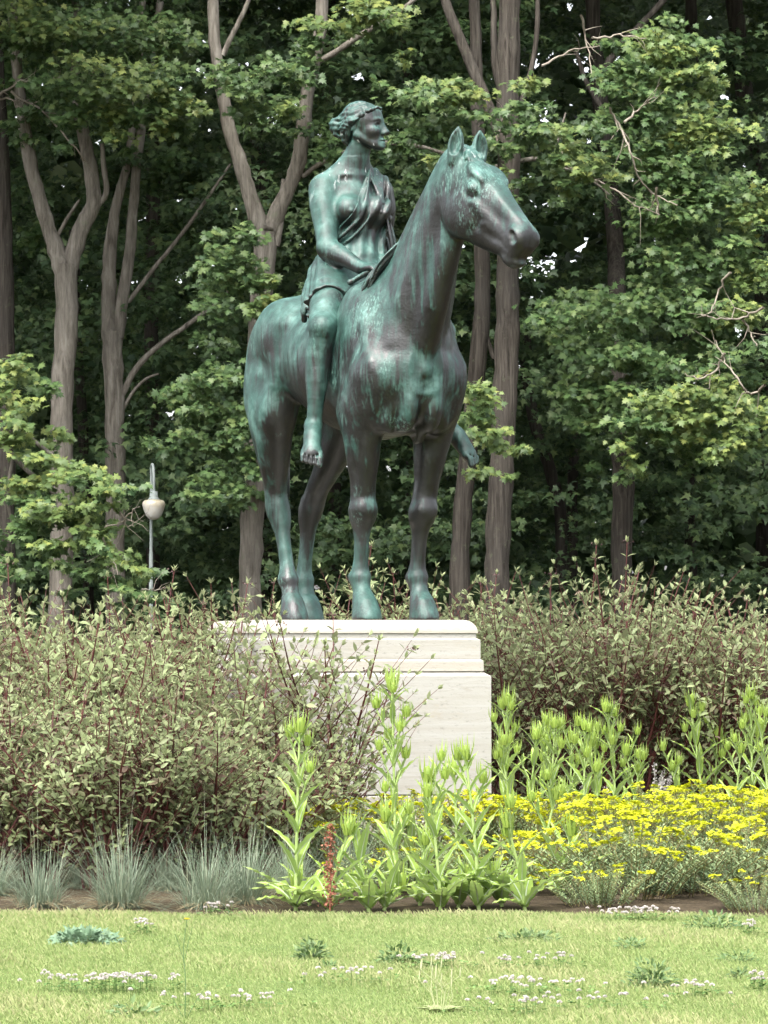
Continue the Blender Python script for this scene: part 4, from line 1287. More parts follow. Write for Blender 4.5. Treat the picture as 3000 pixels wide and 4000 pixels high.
tree('maple_tree', 'large pale maple with a wide V fork behind the rider', 'tree', 50.5,
     [[(975, 2440, 46), (978, 2200, 45), (988, 1900, 46), (1005, 1500, 46), (1020, 1200, 45), (1035, 950, 46), (1035, 880, 48)],
      [(1020, 900, 40), (980, 780, 31), (940, 640, 29), (895, 500, 27), (862, 330, 25), (838, 160, 23), (830, -60, 22)],
      [(1050, 900, 38), (1110, 770, 31), (1160, 650, 30), (1185, 500, 30), (1205, 330, 28), (1245, 150, 26), (1265, -60, 24)],
      [(870, 215, 12), (905, 140, 11), (955, 40, 10), (985, -40, 9)],
      [(1205, 260, 14), (1300, 210, 13), (1420, 130, 12), (1540, 60, 10), (1640, -20, 9)],
      [(1180, 690, 10), (1250, 640, 10), (1330, 600, 9), (1450, 560, 9), (1600, 565, 9), (1720, 595, 8), (1890, 655, 9), (2080, 620, 10), (2140, 640, 8), (2290, 690, 6), (2380, 760, 4)],
      [(2140, 635, 6), (2175, 560, 6), (2210, 440, 4)],
      [(1075, 960, 20), (1095, 860, 14), (1110, 700, 12)]],
     [(950, 300, 150, 70, -1.5, 0), (1090, 290, 120, 70, -1.5, 0), (980, 400, 100, 50, -1.5, 0), (1120, 440, 80, 55, -1.5, 1), (1180, 260, 70, 100, -1, 0), (1330, 70, 160, 60, -1, 1), (1470, 50, 130, 60, -1, 1), (1560, 110, 60, 50, -1, 1), (1230, 150, 70, 60, -1, 0),
      (910, 920, 90, 60, -1.5, 0), (850, 1020, 90, 90, -1.5, 0), (1000, 1040, 120, 90, -1.5, 0), (1090, 1060, 70, 50, -1.5, 1), (920, 1150, 130, 90, -1.5, 0), (1010, 1190, 90, 60, -1.5, 1),
      (700, 1560, 120, 80, -1.5, 0), (850, 1480, 120, 80, -1.5, 0), (820, 1600, 120, 80, -1.5, 0), (930, 1640, 100, 90, -1.5, 0), (740, 1720, 110, 50, -1.5, 0), (880, 1870, 110, 60, -1.5, 0), (980, 1790, 80, 80, -1.5, 0), (790, 1920, 90, 40, -1.5, 0), (940, 1950, 70, 45, -1.5, 0), (600, 1720, 50, 40, -1.5, 0), (870, 1740, 80, 50, -1, 0),
      (1270, 560, 60, 90, -.5, 0), (1300, 700, 60, 60, 1, 2), (1650, 380, 140, 60, -2, 0), (1800, 370, 140, 50, -2, 1), (1640, 500, 90, 60, -1.5, 0), (1740, 460, 110, 50, -1.5, 0), (1560, 330, 80, 60, -1, 0), (1960, 440, 120, 55, -2, 0), (2070, 330, 90, 40, -2, 1), (2060, 520, 120, 60, -2, 0),
      (2200, 530, 110, 60, -2, 1), (2270, 620, 110, 60, -2, 1), (2170, 600, 80, 50, -2, 0), (2330, 690, 80, 50, -2, 1), (1950, 590, 70, 40, -2, 0), (1720, 620, 60, 30, -2, 1), (2200, 700, 60, 40, -2, 0), (1960, 680, 50, 30, -2, 1)],
     M_BARK, MM, (-1.0, 53, 4.2, 900), seed=4,
     extra=lambda root, off, r: twigs(root, off, r, 49.0, [[(2290, 690), (2400, 740), (2480, 800), (2560, 830)], [(2140, 640), (2230, 650), (2320, 700), (2400, 690)], [(1940, 560), (1960, 480), (1990, 410)]], 5))
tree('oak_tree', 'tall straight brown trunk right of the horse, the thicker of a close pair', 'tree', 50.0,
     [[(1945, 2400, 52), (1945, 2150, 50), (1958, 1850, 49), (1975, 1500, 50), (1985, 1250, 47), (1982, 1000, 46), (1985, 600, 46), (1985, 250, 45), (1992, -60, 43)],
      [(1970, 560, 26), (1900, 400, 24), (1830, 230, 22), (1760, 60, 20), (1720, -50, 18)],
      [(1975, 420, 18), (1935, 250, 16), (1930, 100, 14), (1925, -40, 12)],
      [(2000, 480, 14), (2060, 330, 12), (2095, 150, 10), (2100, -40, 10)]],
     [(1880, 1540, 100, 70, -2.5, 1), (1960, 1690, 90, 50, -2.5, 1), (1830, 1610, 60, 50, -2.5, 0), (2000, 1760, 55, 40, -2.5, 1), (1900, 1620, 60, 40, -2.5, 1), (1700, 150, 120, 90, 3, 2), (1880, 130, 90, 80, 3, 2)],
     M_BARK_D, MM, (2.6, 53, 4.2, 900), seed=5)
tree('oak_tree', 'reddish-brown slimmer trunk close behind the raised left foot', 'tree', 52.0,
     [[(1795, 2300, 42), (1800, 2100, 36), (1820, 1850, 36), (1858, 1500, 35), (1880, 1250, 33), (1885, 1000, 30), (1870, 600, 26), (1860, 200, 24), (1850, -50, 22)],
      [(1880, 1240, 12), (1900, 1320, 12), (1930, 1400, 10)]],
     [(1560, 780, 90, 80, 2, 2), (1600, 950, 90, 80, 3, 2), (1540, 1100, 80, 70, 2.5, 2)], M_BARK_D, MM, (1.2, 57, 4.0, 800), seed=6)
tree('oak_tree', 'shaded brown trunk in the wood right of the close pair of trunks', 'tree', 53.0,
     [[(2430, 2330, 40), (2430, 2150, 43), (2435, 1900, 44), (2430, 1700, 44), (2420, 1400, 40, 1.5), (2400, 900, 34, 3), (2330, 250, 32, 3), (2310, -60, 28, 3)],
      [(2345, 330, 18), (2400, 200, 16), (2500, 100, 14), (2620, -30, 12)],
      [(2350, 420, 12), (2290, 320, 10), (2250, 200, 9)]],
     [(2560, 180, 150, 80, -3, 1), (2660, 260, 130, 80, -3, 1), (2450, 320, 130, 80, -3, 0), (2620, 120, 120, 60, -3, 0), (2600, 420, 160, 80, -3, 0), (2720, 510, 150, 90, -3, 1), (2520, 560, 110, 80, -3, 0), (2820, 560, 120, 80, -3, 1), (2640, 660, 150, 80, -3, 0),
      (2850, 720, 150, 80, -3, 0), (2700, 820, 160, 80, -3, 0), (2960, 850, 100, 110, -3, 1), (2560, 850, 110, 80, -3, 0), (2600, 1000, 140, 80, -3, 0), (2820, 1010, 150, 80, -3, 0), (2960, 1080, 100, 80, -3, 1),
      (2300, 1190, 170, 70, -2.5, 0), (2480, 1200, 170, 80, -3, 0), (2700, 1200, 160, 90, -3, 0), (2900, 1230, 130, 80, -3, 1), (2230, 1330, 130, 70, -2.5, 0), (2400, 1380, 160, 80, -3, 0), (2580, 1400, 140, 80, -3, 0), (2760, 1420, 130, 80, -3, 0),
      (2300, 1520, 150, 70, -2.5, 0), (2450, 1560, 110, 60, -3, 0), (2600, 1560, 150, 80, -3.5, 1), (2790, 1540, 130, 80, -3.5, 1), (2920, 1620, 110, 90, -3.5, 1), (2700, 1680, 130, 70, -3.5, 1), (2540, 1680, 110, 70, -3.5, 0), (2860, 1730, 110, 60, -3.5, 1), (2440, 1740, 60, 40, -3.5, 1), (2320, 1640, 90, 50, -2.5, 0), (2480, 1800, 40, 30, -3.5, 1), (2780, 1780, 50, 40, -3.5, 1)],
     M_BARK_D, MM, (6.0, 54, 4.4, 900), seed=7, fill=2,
     extra=lambda root, off, r: twigs(root, off, r, 49.0, [[(2270, 60), (2290, 160), (2310, 280)], [(2320, 150), (2420, 140), (2520, 150)], [(2120, 260), (2220, 200), (2340, 180)],
         [(2380, 420), (2420, 500), (2460, 590), (2500, 700), (2560, 760), (2640, 800)], [(2440, 480), (2500, 420), (2560, 380)], [(2560, 730), (2565, 800), (2570, 840)],
         [(2990, 1500), (2940, 1540), (2900, 1510), (2840, 1420), (2790, 1330)], [(2990, 1200), (2900, 1240), (2800, 1245), (2740, 1230)], [(2830, 1380), (2800, 1440), (2740, 1480), (2680, 1460)], [(2900, 1250), (2930, 1300), (2960, 1350)], [(2850, 1060), (2800, 1150), (2770, 1230)]], 5.5))
# the near bright branch at the lower left belongs to a tree standing outside the picture
tree('maple_tree', 'bright yellow-green low maple branch reaching in from the left edge before the lamp', 'tree', 47.0,
     [[(-520, 2330, 50), (-520, 1800, 46), (-500, 1200, 44), (-480, 600, 40), (-460, 0, 36)],
      [(-500, 1450, 20), (-300, 1480, 17), (-100, 1560, 14), (90, 1690, 12), (220, 1790, 9), (330, 1860, 7)],
      [(-100, 1560, 12), (50, 1780, 10), (180, 1900, 8), (300, 2010, 7), (400, 2110, 6), (470, 2180, 5), (560, 2240, 3)],
      [(50, 1780, 8), (30, 1950, 7), (60, 2090, 6)]],
     [(20, 1500, 110, 100, 0, 1), (90, 1600, 90, 80, -.5, 1), (40, 1720, 110, 80, -.5, 1), (160, 1800, 130, 60, -.5, 1), (330, 1850, 110, 60, -1, 1), (420, 1930, 90, 55, -1, 1), (110, 1890, 130, 70, -.5, 1), (270, 1960, 130, 60, -1, 1), (150, 2000, 110, 60, -1, 1), (360, 2060, 90, 60, -1, 1),
      (60, 2060, 80, 80, -.5, 0), (260, 2120, 110, 50, -1, 1), (160, 2160, 80, 50, -.5, 0), (400, 2150, 60, 50, -1, 1), (490, 2180, 70, 40, -1, 1), (550, 2240, 50, 35, -1, 1), (520, 2300, 60, 35, -1, 0), (300, 2230, 110, 50, -.8, 0), (40, 2200, 70, 60, -.5, 0), (10, 1400, 80, 60, 0, 1), (-120, 1600, 120, 120, 0, 1), (-140, 1900, 120, 120, 0, 0), (440, 2250, 60, 35, -1, 0)],
     M_BARK, MM, (-7.5, 47, 3.6, 700), seed=8, cz=(11.5, 17),
     extra=lambda root, off, r: twigs(root, off, r, 45.8, [[(470, 2000), (500, 2060), (540, 2030)], [(410, 2060), (470, 2045), (520, 1990), (545, 1985)], [(400, 2100), (430, 2160), (460, 2240)], [(560, 2300), (620, 2305), (660, 2290)]], 4))

# ---- dark trunks deeper in the wood
for i, (pp, w, lab) in enumerate([
        ([(600, 2300), (598, 1700), (590, 1200), (600, 800), (590, 300), (600, -50)], 28, 'dark upright trunk deep in the wood above the lamp'),
        ([(345, 2300), (330, 1800), (300, 1300), (290, 900)], 20, 'slim shaded trunk seen between the forked maple and its double-stemmed neighbour'),
        ([(2190, 2050), (2150, 1850), (2090, 1650), (2060, 1500), (2050, 1300)], 24, 'dark leaning trunk in the clearing right of the thick pair'),
        ([(2235, 2100), (2235, 1900), (2245, 1750), (2250, 1600)], 22, 'short dark upright trunk beside the leaning one in the clearing'),
        ([(1310, 2300), (1300, 1400), (1280, 700), (1285, 200), (1290, -60)], 24, 'dark trunk hidden mostly behind the horse and rider'),
        ([(1040, 1300), (1030, 900), (1010, 620), (1000, 400)], 30, 'dark trunk seen through the V fork of the pale maple'),
        ([(2985, 2300), (2985, 1700), (2980, 1300), (2960, 800), (2900, 300), (2860, -50)], 34, 'dark trunk at the right edge of the wood'),
        ([(2700, 2300), (2690, 1900), (2680, 1500), (2690, 900), (2700, 300), (2700, -50)], 24, 'slender shaded trunk among leaves between the brown trunk and the right edge'),
        ([(1600, 2300), (1610, 1500), (1600, 900), (1590, 300), (1580, -60)], 22, 'dark slender trunk behind the neck of the bronze horse')]):
    Yd = 60.0 + (i * 37 % 9)
    tree('forest_tree', lab, 'tree', Yd, [[(x, y, w) for x, y in pp]], [], M_BARK_D, MM, None, seed=20 + i, group='dark trunks deep in the wood')

# ---- the wood behind: a mass of leaves nobody could count
def wood_mass():
    r = np.random.default_rng(99)
    B = Bag()
    # mid-distance shaded foliage
    gaps = [(2080, 960, 130, 130), (2100, 430, 80, 90), (2210, 40, 50, 50), (1075, 760, 25, 40), (720, 1080, 50, 40), (2130, 1080, 70, 40), (1360, 60, 60, 40), (2440, 430, 40, 30), (1180, 20, 60, 30)]
    glow = [(2090, 1860, 130, 110), (2270, 1930, 90, 90), (2040, 1480, 60, 80), (870, 1420, 60, 60), (2180, 1560, 60, 50)]
    n_b = 0
    while n_b < 1150:
        px, py = r.uniform(-500, 3500), r.uniform(-500, 2450)
        dY = 53.5 + 22 * r.random() ** 1.3
        if any(((px - a) / (c * 1.3)) ** 2 + ((py - b) / (d * 1.3)) ** 2 < 1 for a, b, c, d in gaps):
            continue
        a = r.uniform(.7, 1.5)
        lit = any(((px - q[0]) / q[2]) ** 2 + ((py - q[1]) / q[3]) ** 2 < 1 for q in glow)
        if lit and dY < 66:
            continue
        c = np.array(at(px, py, dY))
        if c[2] < .3: continue
        bough(B, c, a, a * .9, a * r.uniform(.35, .6), int(74 * a * a) + 30, r.uniform(.12, .17), r, MAPLE_S, 0, (.45, .25))
        n_b += 1
    for a, b, c, d in gaps[:3] + gaps[5:6]:
        for _ in range(9):
            q = np.array(at(a + r.uniform(-1, 1) * c, b + r.uniform(-1, 1) * d, r.uniform(57, 68)))
            bough(B, q, .75, .5, .45, 26, .13, r, MAPLE_S, 0, (.5, .25))
    # undergrowth saplings, low and dark
    for _ in range(700):
        y = r.uniform(51, 80); x, z = r.uniform(-.17, .17) * y, r.uniform(.2, 3.0) * r.uniform(.35, 1)
        bough(B, np.array((x, y, z)), .75, .6, .35, 46, .11, r, MAPLE_S, 0, (.35, .2))
    # far wall of the wood, with holes where the sky shines through
    n = 32000
    px, py, dY = r.uniform(-1900, 4900, n), r.uniform(-1100, 2500, n), r.uniform(78, 96, n)
    keep = np.ones(n, bool)
    for a, b, c, d in gaps:
        keep &= (((px - a) / c) ** 2 + ((py - b) / d) ** 2 > r.uniform(.5, 1.1, n)) | (r.random(n) < .3)
    P = np.array([at(a, b, c) for a, b, c in zip(px[keep], py[keep], dY[keep])])
    P = P[P[:, 2] > .1]
    m = len(P)
    v, f, t = scatter(CLUMP[0], CLUMP[1], P, rot_from(r.normal(size=(m, 3)), np.array((0, -1., .6)) + r.normal(size=(m, 3)) * .5), r.uniform(.35, .8, m), np.clip(r.normal(.5, .25, m), 0, 1))
    B.add(v, f, t, 0)
    return B
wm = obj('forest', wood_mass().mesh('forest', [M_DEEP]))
tag(wm, 'dark mass of leaves deep in the wood behind the tree trunks', 'forest', kind='stuff')

def canopy_mass():
    """The roof of the wood, and its flanks, all outside the picture: added to shade the trunks."""
    r = np.random.default_rng(5)
    n = 26000
    P = np.stack([r.uniform(-26, 26, n), r.uniform(52, 100, n), r.uniform(12, 23, n)], 1)
    s = r.uniform(.55, 1.1, n)
    n2 = 13000
    side = np.where(r.random(n2) < .5, -1, 1)
    P2 = np.stack([side * r.uniform(8.2, 26, n2), r.uniform(50, 74, n2), r.uniform(.2, 13, n2)], 1)
    P = P[P[:, 2] > 2.6 + .19 * P[:, 1]]; s = s[:len(P)]
    P = np.vstack([P, P2]); s = np.concatenate([s, r.uniform(.28, .6, n2)])
    m = len(P)
    B = Bag()
    v, f, t = scatter(CLUMP[0], CLUMP[1], P, rot_from(r.normal(size=(m, 3)), np.array((0, 0, 1.)) + r.normal(size=(m, 3)) * .6), s, np.clip(r.normal(.5, .2, m), 0, 1))
    B.add(v, f, t, 0)
    return B
cm = obj('shading_canopy', canopy_mass().mesh('shading_canopy', [M_DEEP]))  # unseen leaves added above and beside the wood to keep skylight out
tag(cm, 'unseen leafy roof and flanks of the wood, added to shade the trunks', 'forest', kind='stuff')

# ---- park lamp
def mat_globe():
    m, nt, b = new_mat('dirty_opal_glass')
    g = NT(nt)
    co = g.coord('Object')
    so = g.n('ShaderNodeSeparateXYZ'); g.link(co, so.inputs[0])
    hz = g.math('MULTIPLY', g.math('ADD', so.outputs['Z'], .2), 2.2)
    n = g.noise(co, 9, 5, .7)
    f = g.math('ADD', g.math('MULTIPLY', hz, .55), g.math('MULTIPLY', n, .75))
    g.link(g.ramp(f, [(.5, (.55, .54, .50)), (.72, (.50, .45, .34)), (.95, (.24, .20, .11))]), b.inputs['Base Color'])
    b.inputs['Roughness'].default_value = .35
    return m
M_GLOBE = mat_globe()
M_LAMP = mat_simple('grey_green_paint', (.20, .235, .225), .5, .4, (7, (.27, .30, .285)))
def lathe(prof, seg=20):
    v = []; n = len(prof)
    for rr, z in prof:
        for i in range(seg):
            a = 2 * math.pi * i / seg
            v.append((rr * math.cos(a), rr * math.sin(a), z))
    i = np.arange(n * seg).reshape(n, seg)
    f = np.stack([i[:-1], np.roll(i[:-1], -1, 1), np.roll(i[1:], -1, 1), i[1:]], -1).reshape(-1, 4)
    return np.array(v), f
YL = 51.0
gl = at(605, 1985, YL); pl = at(590, 2200, YL)
lamp = empty('park_lamp', (pl.x, YL, 0))
tag(lamp, 'grey-green park lamp post with crook neck and stained opal globe', 'street lamp')
k = YL / F_PX
topz = at(597, 1830, YL).z
v1, f1 = lathe([(.085, 0), (.085, .5), (.06, .55), (px2m(8, YL), .6), (px2m(8, YL), at(590, 2165, YL).z), (px2m(6.2, YL), at(590, 2150, YL).z), (px2m(5.6, YL), at(590, 1990, YL).z), (px2m(4.6, YL), topz - .05)])
obj('pole', mesh_np('pole', v1, f1, True, [M_LAMP]), lamp)
gx = gl.x - pl.x
arc = [(0, 0, topz - .06), (.004, -.02, topz + .02), (gx * .35, -.10, topz + .055), (gx * .75, -.20, topz + .02), (gx, -.25, topz - .15), (gx, -.25, at(605, 1925, YL).z)]
P, Rr = smooth_path(np.array(arc), [.022] * 6, 6)
v1, f1 = tube(P, Rr, 10)
obj('crook', mesh_np('crook', v1, f1, True, [M_LAMP]), lamp)
zc = at(605, 1985, YL).z
cap = lathe([(.012, .245), (.058, .242), (.062, .16), (.070, .145), (.088, .128), (.090, .118), (.070, .112)])
o = obj('lamp_cap', mesh_np('lamp_cap', cap[0], cap[1], True, [M_LAMP]), lamp, (gx, -.25, zc))
gb = lathe([(.002, -.185), (.035, -.182), (.075, -.165), (.115, -.12), (.145, -.05), (.165, .01), (.172, .045), (.165, .08), (.14, .105), (.09, .118), (.05, .12)])
o = obj('globe', mesh_np('globe', gb[0], gb[1], True, [M_GLOBE]), lamp, (gx, -.25, zc))
# ================================================================ planting bed
M_DOG = leaf_mat('dogwood_leaf', (.175, .120, .088), (.185, .228, .100), (.31, .352, .175), .5, .32, (.27, .295, .16))
M_DSTEM = mat_simple('dogwood_stem', (.050, .014, .014), .55, .35, (5, (.12, .036, .030)))
M_DFRUIT = mat_simple('dogwood_fruit', (.085, .050, .048), .7, .2)
_dog_cache = {}

def dogwood_mesh(seed, H, spread, n_stems, lean=(0, 0), upright=.0):
    """Stems, leaves: returns two meshes."""
    r = np.random.default_rng(seed)
    S = Bag(); L = Bag()
    lp, ld, lu, ls, lt = [], [], [], [], []
    fp = []
    def twig(P, Rr, n_pairs, first=.25, size=.080):
        ln = len(P)
        side = r.uniform(0, math.pi)
        for j in range(n_pairs):
            t = first + (1 - first) * (j + r.uniform(-.2, .2)) / max(1, n_pairs - 1)
            t = min(max(t, 0), 1)
            i = min(int(t * (ln - 1)), ln - 2)
            p = P[i] + (P[i + 1] - P[i]) * (t * (ln - 1) - i)
            d = P[i + 1] - P[i]; d = d / np.linalg.norm(d)
            a = np.cross(d, (0.3, 1, .1)); a /= np.linalg.norm(a); b = np.cross(d, a)
            side += math.pi / 2 + r.normal() * .25
            for s in (0, math.pi):
                q = a * math.cos(side + s) + b * math.sin(side + s)
                up_ = .95 if t > .8 else .55
                lp.append(p); ld.append(q * (1.0 if t < .85 else .65) + d * up_ + r.normal(size=3) * .16 - np.array((0, 0, .12)))
                lu.append(d * 1.0 - q * .55 + np.array((0, -.25, .45)) + r.normal(size=3) * .2)
                ls.append(size * r.uniform(.7, 1.15) * (1 - .45 * max(0, t - .75) / .25))
                lt.append(np.clip(.28 + .42 * t + r.normal() * .20, 0, 1))
        # terminal pair
        d = P[-1] - P[-2]; d /= np.linalg.norm(d)
        for s in (-1, 1):
            lp.append(P[-1]); ld.append(d + np.array((s * .35, 0, .1)) + r.normal(size=3) * .1); lu.append(np.array((-s * .8, -.4, .5)))
            ls.append(size * .6); lt.append(.85)
        if r.random() < .10:
            fp.append(P[-1])
    for k in range(n_stems):
        az = r.uniform(0, 2 * math.pi)
        tilt = spread * math.sqrt(r.random()) * (1 - upright)
        h = H * r.uniform(.72, 1.06) * (1 - .22 * tilt)
        b0 = np.array((math.cos(az), math.sin(az), 0)) * r.uniform(.02, .14)
        ex = np.array((math.cos(az) * tilt * h * .75 + lean[0] * h, math.sin(az) * tilt * h * .75 + lean[1] * h, h))
        mid = b0 + ex * np.array((.42, .42, .55)) + r.normal(size=3) * .03
        pts = [b0, b0 + ex * np.array((.16, .16, .28)), mid, b0 + ex * np.array((.75, .75, .80)), b0 + ex]
        rad = np.linspace(.013, .0028, 5) * r.uniform(.8, 1.2)
        P, Rr = smooth_path(pts, rad, 5)
        v, f = tube(P, Rr, 5); S.add(v, f)
        twig(P[-8:], Rr[-8:], 6, .0, .088)
        for j in range(2, int(len(P) * .74), 2):
            for q in range(2 if r.random() < .6 else 1):
                d = P[j + 1] - P[j]; d /= np.linalg.norm(d)
                az2 = r.uniform(0, 2 * math.pi)
                o = np.array((math.cos(az2), math.sin(az2), 0))
                ln = r.uniform(.22, .50) * (.6 + .4 * H)
                t0 = P[j]; t1 = t0 + (d * .55 + o * .7) * ln * .5 + np.array((0, 0, .04)); t2 = t0 + (d * .7 + o * .62) * ln + np.array((0, 0, .10 * ln))
                TP, TR = smooth_path([t0, t1, t2], [Rr[j] * .55, Rr[j] * .4, .0015], 3)
                v, f = tube(TP, TR, 4); S.add(v, f)
                twig(TP, TR, r.integers(4, 7), .22)
    lp = np.array(lp)
    v, f, t = scatter(OVAL[0], OVAL[1], lp, rot_from(np.array(ld), np.array(lu)), np.array(ls), np.array(lt))
    L.add(v, f, t)
    for p in fp:                                           # small domed clusters of dull fruit
        q = p + r.normal(size=(14, 3)) * np.array((.022, .022, .010))
        v, f, t = scatter(CLUMP[0], CLUMP[1], q, rot_from(r.normal(size=(14, 3)), r.normal(size=(14, 3))), np.full(14, .013))
        S.add(v, f, None, 1)
    return S.mesh('stems', [M_DSTEM, M_DFRUIT]), L.mesh('leaves', [M_DOG])

def dogwood(px, Y, H, wide, label, var, group, rz=None, gnd=0.0):
    p = at(px, 2000, Y)
    r = random.Random(int(px * 7 + Y * 13))
    o = empty('dogwood_shrub', (p.x, Y, gnd), r.uniform(0, 6.28) if rz is None else rz)
    tag(o, label, 'shrub', group)
    st, lv = DOGS[var]
    s = (wide, wide, H)
    obj('stems', st, o, scale=s)
    l = obj('foliage', lv, o, scale=s)
    tag(l, kind='stuff')
    return o

DOGS = [dogwood_mesh(100 + i, h, sp, n) for i, (h, sp, n) in enumerate([(1.75, .64, 16), (1.95, .62, 14), (1.45, .75, 15), (2.1, .55, 12), (1.7, .55, 13), (1.25, .80, 14)])]
DOGS.append(dogwood_mesh(131, 1.72, .62, 6, (.0, 0)))
DOGS.append(dogwood_mesh(137, 1.5, .55, 5, (.0, 0)))
DOG_H = [1.75, 1.95, 1.45, 2.1, 1.7, 1.25, 1.72, 1.5]

def dog_at(px, Y, top_py, var, label, group, rz=None):
    H = at(px, top_py, Y).z * 1.10
    return dogwood(px, Y, H / DOG_H[var], .55 * H / DOG_H[var] + .5, label, var, group, rz)

G_L = 'dogwood shrubs massed left of the plinth'
G_R = 'dogwood shrubs behind the yellow spurge, right of the plinth'
G_B = 'dogwood shrubs rising behind the plinth'
ords = ['first', 'second', 'third', 'fourth', 'fifth', 'sixth', 'seventh', 'eighth', 'ninth', 'tenth', 'eleventh', 'twelfth']
# left mass: front row low, then taller rows behind
for i, (px, Y, top, v) in enumerate([(-60, 20.7, 2800, 2), (170, 20.9, 2700, 0), (400, 20.6, 2830, 2), (640, 20.8, 2720, 0), (850, 21.0, 2780, 2), (1030, 21.4, 2870, 5)]):
    dog_at(px, Y, top, v, 'low red-stemmed dogwood in the front row behind the grass tufts, %s from the left edge' % ords[i], G_L)
for i, (px, Y, top, v) in enumerate([(-40, 22.2, 2560, 0), (200, 22.4, 2480, 2), (430, 22.0, 2570, 0), (660, 22.3, 2500, 1), (860, 22.4, 2540, 0), (1040, 22.4, 2760, 5)]):
    dog_at(px, Y, top, v, 'mid-height dogwood in the second row left of the plinth, %s from the left edge' % ords[i], G_L)
for i, (px, Y, top, v) in enumerate([(-80, 24.6, 2290, 1), (110, 24.9, 2270, 3), (300, 24.5, 2330, 1), (500, 25.0, 2300, 3), (690, 24.7, 2370, 1), (840, 25.2, 2350, 0)]):
    dog_at(px, Y, top, v, 'tall dogwood in the back row left of the plinth, %s from the left edge' % ords[i], G_L)
for i, (px, Y, top, v) in enumerate([(60, 27.4, 2280, 3), (260, 27.6, 2330, 1), (470, 27.4, 2320, 3), (680, 27.8, 2360, 1), (800, 28.2, 2380, 3)]):
    dog_at(px, Y, top, v, 'tall dogwood partly hidden at the rear of the left mass, %s from the left edge' % ords[i], G_L)
# the bush standing before the plinth
dog_at(1300, 22.7, 2390, 6, 'tall open dogwood with dark red stems standing before the plinth', G_L, 1.2)
dog_at(1150, 22.6, 2700, 7, 'dogwood hiding the left corner of the plinth', G_L, .4)
dog_at(1040, 23.4, 2520, 7, 'slender dogwood whose tips cross the left end of the coping', G_L, 2.0)
# behind the plinth
for i, (px, Y, top, v) in enumerate([(930, 31.2, 2330, 3), (1090, 31.0, 2350, 1), (1290, 30.6, 2200, 3), (1440, 31.0, 2250, 1), (1590, 30.8, 2300, 3), (1730, 31.0, 2230, 1), (1850, 30.4, 2300, 3)]):
    dog_at(px, Y, top, v, 'dogwood seen between the hooves above the coping, %s from the left' % ords[i], G_B)
# right mass
for i, (px, Y, top, v) in enumerate([(1990, 27.6, 2360, 1), (2140, 27.8, 2300, 3), (2300, 27.5, 2240, 1), (2460, 27.7, 2250, 3), (2620, 27.9, 2380, 1), (2780, 27.6, 2400, 3), (2930, 27.8, 2350, 1), (3080, 27.7, 2330, 3)]):
    dog_at(px, Y, top, v, 'dogwood in the front row right of the plinth, %s counting from it' % ords[i], G_R)
for i, (px, Y, top, v) in enumerate([(1930, 29.8, 2330, 3), (2080, 30.2, 2290, 1), (2230, 29.6, 2200, 3), (2400, 30.0, 2190, 3), (2560, 30.1, 2310, 1), (2720, 29.8, 2400, 3), (2880, 30.0, 2330, 1), (3040, 29.9, 2280, 3)]):
    dog_at(px, Y, top, v, 'dogwood in the rear row right of the plinth, %s counting from it' % ords[i], G_R)

# ---------------------------------------------------------------- blue oat grass
M_BLUE = leaf_mat('blue_grass', (.125, .175, .115), (.20, .255, .175), (.33, .36, .25), .55, .2)
M_STRAW = mat_simple('straw', (.30, .24, .13), .9, .1, (12, (.42, .36, .22)))
def blade(p, d, ln, w, r, seg=4, sag=.5):
    """One tapering curved blade as a strip."""
    pts = []
    for i in range(seg + 1):
        t = i / seg
        q = p + d * ln * t - np.array((0, 0, sag * ln * t * t * (1 - .5 * abs(d[2]))))
        pts.append(q)
    s = np.cross(d, (0, 0, 1.)); s /= max(np.linalg.norm(s), 1e-5)
    s = s * math.cos(.6) + np.array((0, 0, 1)) * 0
    v = []; 
    for i, q in enumerate(pts):
        ww = w * (1 - i / seg) ** .6 * .5
        v += [q - s * ww, q + s * ww]
    f = [(2 * i, 2 * i + 1, 2 * i + 3, 2 * i + 2) for i in range(seg)]
    return np.array(v), np.array(f)
def tuft_mesh(seed, n, h, w, mats, spread=1.0):
    r = np.random.default_rng(seed)
    B = Bag()
    for _ in range(n):
        az = r.uniform(0, 6.28); t = abs(r.normal()) * .62 * spread
        d = np.array((math.cos(az) * math.sin(t), math.sin(az) * math.sin(t), math.cos(t)))
        p = np.array((math.cos(az), math.sin(az), 0)) * r.uniform(0, .13)
        d = d + r.normal(size=3) * .12; d /= np.linalg.norm(d)
        v, f = blade(p, d, h * r.uniform(.35, 1.15), w, r, 5, r.uniform(.2, 1.1))
        B.add(v, f, np.full(len(v), np.clip(r.normal(.5, .25), 0, 1)), 0)
    for _ in range(n // 3):                                   # dry thatch at the foot
        az = r.uniform(0, 6.28)
        d = np.array((math.cos(az), math.sin(az), r.uniform(.05, .35))); d /= np.linalg.norm(d)
        v, f = blade(np.array((0, 0, .02)), d, h * r.uniform(.35, .7), w, r, 3, .25)
        B.add(v, f, None, 1)
    for _ in range(max(2, n // 130)):                          # thin flowering culms
        az = r.uniform(0, 6.28); t = r.uniform(.05, .35)
        d = np.array((math.cos(az) * math.sin(t), math.sin(az) * math.sin(t), math.cos(t)))
        v, f = blade(np.zeros(3), d, h * r.uniform(1.2, 1.8), w * .5, r, 4, .12)
        B.add(v, f, np.full(len(v), .9), 0)
    return B.mesh('blades', mats)
TUFTS = [tuft_mesh(200 + i, 430 + 60 * i, .50 + .05 * i, .0055, [M_BLUE, M_STRAW]) for i in range(3)]
